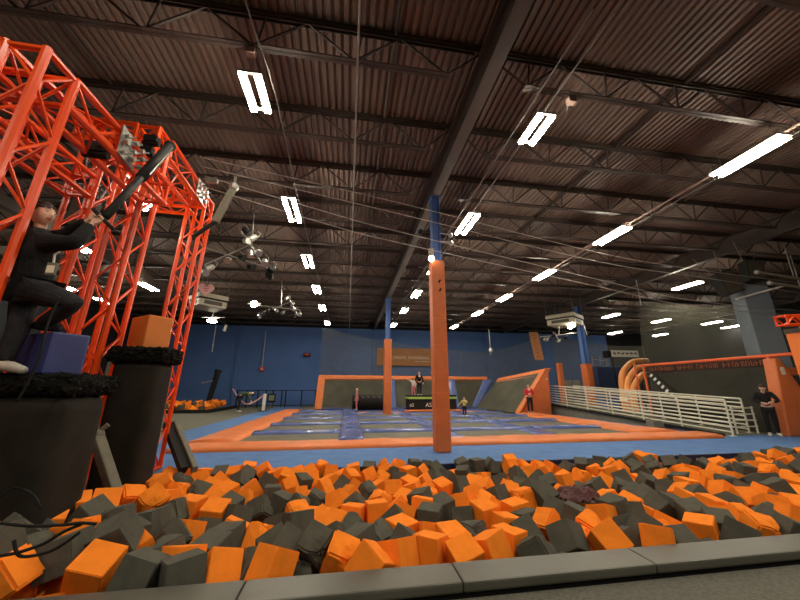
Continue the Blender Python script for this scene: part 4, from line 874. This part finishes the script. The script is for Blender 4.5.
def hand_meshes(wrist, direction, palm_n, s=1, curl=.5, side=1):
    """palm plus five separate bent fingers; direction points along the fingers, palm_n out of the palm"""
    d = Vector(direction).normalized(); n = (Vector(palm_n) - d * Vector(palm_n).dot(d)).normalized(); x = d.cross(n) * side; w = Vector(wrist)
    out = []
    mb = MB(); prof = [(-.005, .024, .016), (.03, .036, .016), (.07, .042, .015), (.095, .040, .012)]
    vs = []
    for a, hw, hh in prof: vs += [w + d * a * s + x * (sx * hw * s) + n * (sn * hh * s) for sx, sn in ((-1, -1), (1, -1), (1, 1), (-1, 1))]
    fs = [(0, 3, 2, 1), (12, 13, 14, 15)] + [(i * 4 + k, i * 4 + (k + 1) % 4, (i + 1) * 4 + (k + 1) % 4, (i + 1) * 4 + k) for i in range(3) for k in range(4)]
    out.append(mb.add(vs, fs).mesh('t', skin_m, bevel=.006 * s))
    for off, L in ((-.031, .070), (-.0105, .080), (.0105, .076), (.030, .060)):
        p = w + d * .085 * s + x * off * s; q = [p]; a = curl * .5
        for seg in (.46, .30, .24):
            p = p + (d * math.cos(a) + n * math.sin(a)) * L * seg * s; q.append(p); a += curl * 1.1
        out.append(MB().path(q, [.0098 * s, .0092 * s, .0085 * s, .0066 * s], 8).mesh('t', skin_m))
    p = w + d * .022 * s - x * .026 * s; q = [p]
    for v, L in ((-x * .75 + d * .7 + n * .25, .036), (-x * .3 + d * .8 + n * (.3 + .5 * curl), .030), (d * .8 + n * (.4 + .7 * curl) + x * .1, .024)):
        p = p + v.normalized() * L * s; q.append(p)
    out.append(MB().path(q, [.0125 * s, .0115 * s, .010 * s, .0075 * s], 8).mesh('t', skin_m))
    return out
BE = [('pelvis', 'spine'), ('spine', 'chest'), ('chest', 'neck'), ('neck', 'skull')] + [(a + s, b + s) for s in 'LR' for a, b in (('sh', 'el'), ('el', 'wr'), ('hip', 'kn'), ('kn', 'an'), ('an', 'toe'))] + [('chest', 'shL'), ('chest', 'shR'), ('pelvis', 'hipL'), ('pelvis', 'hipR')]
BR = dict(pelvis=(.075, .06), spine=(.07, .055), chest=(.085, .06), neck=.030, skull=.030, sh=.037, el=.026, wr=.018, hip=.052, kn=.034, an=.024, toe=.020)
def rad(n, k=1, add=0):
    r = BR.get(n) or BR[n[:-1]]; return tuple(v * k + add for v in r) if isinstance(r, tuple) else r * k + add
def base_pose():
    J = dict(pelvis=(0, 0, .53), spine=(0, 0, .63), chest=(0, 0, .745), neck=(0, 0, .845), skull=(0, .005, .90))
    for s, k in (('L', -1), ('R', 1)):
        J.update({'sh' + s: (k * .105, 0, .80), 'el' + s: (k * .135, -.01, .635), 'wr' + s: (k * .14, .03, .49), 'hip' + s: (k * .05, 0, .50), 'kn' + s: (k * .06, .012, .275), 'an' + s: (k * .06, -.01, .045), 'toe' + s: (k * .07, .085, .022)})
    return J
def person(label, loc, yaw, h, pose, top, legs, hairm, long=0, shoes=shoe_m, short_sleeve=False, dresscol=None, name='person', vox=.008):
    J = base_pose(); J.update(pose); J = {k: Vector(v) for k, v in J.items()}
    t = thing(name, label, 'person', loc); t.rotation_euler.z = yaw; t.scale = (h, h, h)
    body = skin_obj(J, BE, {n: rad(n) for n in J}, 'pelvis')
    hd = J['skull'] - J['neck']; hz = hd.normalized(); hy = Vector((0, 1, 0)); hy = (hy - hz * hy.dot(hz)).normalized(); hx = hy.cross(hz)
    M = Matrix.Translation(J['neck'] + hz * .085) @ Matrix((hx, hy, hz)).transposed().to_4x4()
    parts = [body, head_mesh(M, .60, sub=3)]
    for s, k in (('L', -1), ('R', 1)):
        d = J['wr' + s] - J['el' + s]; parts += hand_meshes(J['wr' + s], d, Vector((-k, .3, 0)), .58, .45, k)
    me = remesh(parts, vox, 1); me.name = 'body'; me.materials.append(skin_m); put('body', me, t)
    put('hair', hair_mesh(M, .60, hairm, long=long), t)
    up = ['pelvis', 'spine', 'chest', 'neck', 'shL', 'shR', 'elL', 'elR'] + ([] if short_sleeve else ['wrL', 'wrR'])
    JU = {n: J[n] for n in up}; JU['neck'] = J['chest'].lerp(J['neck'], .75)
    if not short_sleeve:
        for s in 'LR': JU['wr' + s] = J['el' + s].lerp(J['wr' + s], .93)
    me = skin_obj(JU, [e for e in BE if e[0] in JU and e[1] in JU], {n: rad(n, 1.12, .005) for n in JU}, 'pelvis'); me.name = 'shirt'; me.materials.append(top); put('shirt', me, t)
    dn = ['pelvis', 'hipL', 'hipR', 'knL', 'knR', 'anL', 'anR']
    me = skin_obj({n: J[n] for n in dn}, [e for e in BE if e[0] in dn and e[1] in dn], {n: rad(n, 1.12, .004) for n in dn}, 'pelvis'); me.name = 'trousers'; me.materials.append(legs); put('trousers', me, t)
    for s in 'LR':
        a, b = J['an' + s], J['toe' + s]; MB().path([a + (a - b) * .35 - Vector((0, 0, .012)), a.lerp(b, .4) - Vector((0, 0, .004)), b + (b - a) * .25], [.028, .032, .022], 8).build('shoe', shoes, t, smooth=True)
    return t
p = at(516, 415, y=18.2)
person('person in red hoodie and dark trousers leaning by the orange end pad', (10.32, 17.9, .15), PI * .9, 1.62, {'elL': (-.15, .05, .65), 'wrL': (-.03, .13, .66), 'elR': (.15, .05, .65), 'wrR': (.04, .14, .62)}, redfab_m, jean_m, hair_m)
person('child in yellow shirt and black trousers bouncing on the trampolines', (6.05, 16.9, .1), PI * .8, .98, {'elL': (-.17, .04, .70), 'wrL': (-.10, .13, .76), 'elR': (.2, .0, .68), 'wrR': (.3, .02, .58)}, yellowfab_m, kfab_m, hair_m)
person('fair haired child in a pink outfit standing before the black roller', (.62, 21.9, .16), PI * .5, 1.35, {'elL': (-.12, .02, .64), 'wrL': (-.10, .08, .5)}, pinkfab_m, pinkfab_m, blond_m, long=.5)
person('person in black top standing on the black padded box', (4.62, 21.3, 1.06), PI * 1.05, 1.55, {'wrL': (-.16, .05, .52), 'elL': (-.17, .0, .64), 'elR': (.15, -.03, .64)}, kfab_m, jean_m, hair_m)
person('child in pale clothes waving one arm on the black padded box', (4.18, 21.15, 1.06), PI * 1.0, 1.12, {'elR': (.22, .02, .86), 'wrR': (.36, .03, .93), 'anL': (-.10, -.05, .05), 'toeL': (-.12, .03, .03)}, whitefab_m, pinkfab_m, hair_m)
person('person bending over in olive green top beside the blue lane', at(238, 412, y=22.9) - Vector((0, 0, .012)), -PI * .42, 1.85,
       {'spine': (0, .08, .60), 'chest': (0, .20, .62), 'neck': (0, .30, .63), 'skull': (0, .36, .61), 'shL': (-.105, .24, .62), 'shR': (.105, .24, .62), 'elL': (-.13, .30, .48), 'elR': (.13, .30, .48), 'wrL': (-.11, .36, .36), 'wrR': (.11, .36, .36)}, greenfab_m, jean_m, hair_m).scale.x *= 1.4
person('person in black hoodie leaning on the cream railing beside the orange end pad', (13.78, 9.22, .012), PI * .72, 1.66, {'elL': (-.17, .06, .66), 'wrL': (-.08, .16, .64), 'elR': (.17, .06, .66), 'wrR': (.06, .17, .62), 'neck': (0, .04, .84), 'skull': (0, .075, .89)}, kfab_m, kfab_m, hair_m)

# the climbing person, built in world coordinates
P = lambda px, py, y: at(px, py, y=y)
g = thing('person', 'person in black sweater climbing the truss rig and gripping the swing bar', 'person', (-2.9, 3.4, 1.63))
hw1 = HB0.lerp(HB1, .48); hw2 = HB0.lerp(HB1, .18)
J = dict(pelvis=P(33, 284, 3.45), spine=P(34, 268, 3.45), chest=P(38, 247, 3.45), neck=P(40, 230, 3.44), skull=P(43, 219, 3.43),
         shR=P(46, 243, 3.32), elR=P(75, 243, 3.27), wrR=hw1 + Vector((-.058, -.035, -.085)), shL=P(34, 240, 3.6), elL=P(66, 236, 3.66), wrL=hw2 + Vector((-.06, .02, -.08)),
         hipR=P(35, 291, 3.38), knR=P(77, 303, 3.30), anR=Vector((-2.90, 3.50, 2.085)), toeR=Vector((-2.75, 3.47, 2.05)),
         hipL=P(27, 291, 3.55), knL=P(19, 328, 3.42), anL=Vector((-2.99, 3.36, 1.705)), toeL=Vector((-2.83, 3.34, 1.665)))
R = {n: (tuple(v * 1.56 for v in rad(n)) if isinstance(rad(n), tuple) else rad(n) * 1.56) for n in J}
for n in ('pelvis', 'spine', 'chest'): R[n] = tuple(v * .75 for v in R[n])
body = skin_obj(J, BE, R, 'pelvis', 2)
fx = Vector((.95, -.22, .06)).normalized(); hz = Vector((-.12, .08, 1)); hz = (hz - fx * hz.dot(fx)).normalized(); hx = fx.cross(hz)
HC = P(43, 214.5, 3.42); M = Matrix.Translation(HC) @ Matrix((hx, fx, hz)).transposed().to_4x4()
axis = (HB1 - HB0).normalized()
parts = [body, head_mesh(M, 1.02)]
for wr, tgt, sd in ((J['wrR'], hw1, 1), (J['wrL'], hw2, 1)):
    d = (tgt - wr); d -= axis * d.dot(axis) * .6; nrm = axis.cross(d); nrm = nrm if nrm.x > 0 else -nrm
    parts += hand_meshes(wr, d, nrm, .92, .95, sd)
me = remesh(parts, .0055, 2); me.name = 'body'; me.materials.append(skin_m); me.materials.append(lip_m)
Mi = M.inverted()
for f in me.polygons:
    q = Mi @ f.center / 1.02
    if abs(q.x) < .021 and q.y > .06 and -.071 < q.z < -.052: f.material_index = 1
B_ = put('body', me, g); B_.location = -Vector(g.location)
def gp(n, me): o = put(n, me, g); o.location = -Vector(g.location); return o
gp('hair', hair_mesh(M, 1.03, hair_m, back=-.55, top=.16))
gp('hair_tail', MB().path([M @ Vector((0, -.095, .03)), M @ Vector((0, -.13, -.02)), M @ Vector((-.01, -.12, -.12)), M @ Vector((-.01, -.10, -.2))], [.03, .038, .034, .012], 8).mesh('hair_tail', hair_m, smooth=True))
for s in (-1, 1):
    e = M @ Vector((s * .034, .082, .010)); ob = gp('eye', MB().sph(e, .0125, 10, 8).mesh('eye', eye_m, smooth=True))
    i = put('iris', MB().sph(e + M.to_3x3() @ Vector((.002, .0085, 0)), .0062, 8, 6).mesh('iris', iris_m, smooth=True), ob)
    gp('eyebrow', MB().path([M @ Vector((s * .016, .098, .033)), M @ Vector((s * .035, .096, .040)), M @ Vector((s * .055, .082, .034))], .0035, 6).mesh('eyebrow', hair_m))
JU = {n: J[n] for n in ('pelvis', 'spine', 'chest', 'neck', 'shL', 'shR', 'elL', 'elR', 'wrL', 'wrR')}; JU['neck'] = J['chest'].lerp(J['neck'], 1.02)
for s in 'LR': JU['wr' + s] = J['el' + s].lerp(J['wr' + s], .93)
JU['pelvis'] = J['pelvis'] - Vector((0, 0, .07))
grow = lambda n, k, a: tuple(v * 1.56 * k + a for v in rad(n)) if isinstance(rad(n), tuple) else rad(n) * 1.56 * k + a
me = skin_obj(JU, [e for e in BE if e[0] in JU and e[1] in JU], {n: grow(n, 1.4, .016) if n != 'neck' else .066 for n in JU}, 'pelvis'); me.name = 'sweater'; me.materials.append(kfab_m); gp('sweater', me)
dn = ['pelvis', 'hipL', 'hipR', 'knL', 'knR', 'anL', 'anR']
me = skin_obj({n: J[n] for n in dn}, [e for e in BE if e[0] in dn and e[1] in dn], {n: grow(n, 1.35, .014) for n in dn}, 'pelvis'); me.name = 'trousers'; me.materials.append(jean_m); gp('trousers', me)
for s in 'LR':
    a, b = J['an' + s], J['toe' + s]
    gp('shoe', MB().path([a + (a - b) * .4 - Vector((0, 0, .02)), a - Vector((0, 0, .01)), a.lerp(b, .6), b + (b - a) * .3], [.036, .046, .046, .03], 10).mesh('shoe', shoe_m if s == 'L' else kfab_m, smooth=True))
q = P(52, 268, 3.22); t = thing('clear_pouch', 'small pale pouch hanging at the climbing person waist', 'pouch', q)
MB().bx(-.04, .04, -.012, .012, -.07, .05).build('bag', strap_m, t, bevel=.008); MB().bx(-.03, .03, -.016, -.012, -.05, .02).build('card', letter_m, t); MB().path([(0, 0, .05), (-.01, 0, .13), (.01, .02, .17)], .009, 6).build('clip', chrome_m, t)

# ================================================================ RENDER SETTINGS
w = bpy.data.worlds.new('world'); SC.world = w; w.use_nodes = True
w.node_tree.nodes['Background'].inputs[0].default_value = (.02, .02, .02, 1); w.node_tree.nodes['Background'].inputs[1].default_value = .2
vs = SC.view_settings; SC.display_settings.display_device = 'sRGB'
vs.view_transform = 'Standard'; vs.look = 'None'; vs.gamma = 1; vs.use_curve_mapping = False; vs.exposure = 0.7
cy = SC.cycles; cy.use_denoising = True; cy.max_bounces = 6; cy.diffuse_bounces = 4; cy.glossy_bounces = 2; cy.transparent_max_bounces = 8
cy.sample_clamp_indirect = 6; cy.use_light_tree = True; cy.caustics_reflective = False; cy.caustics_refractive = False
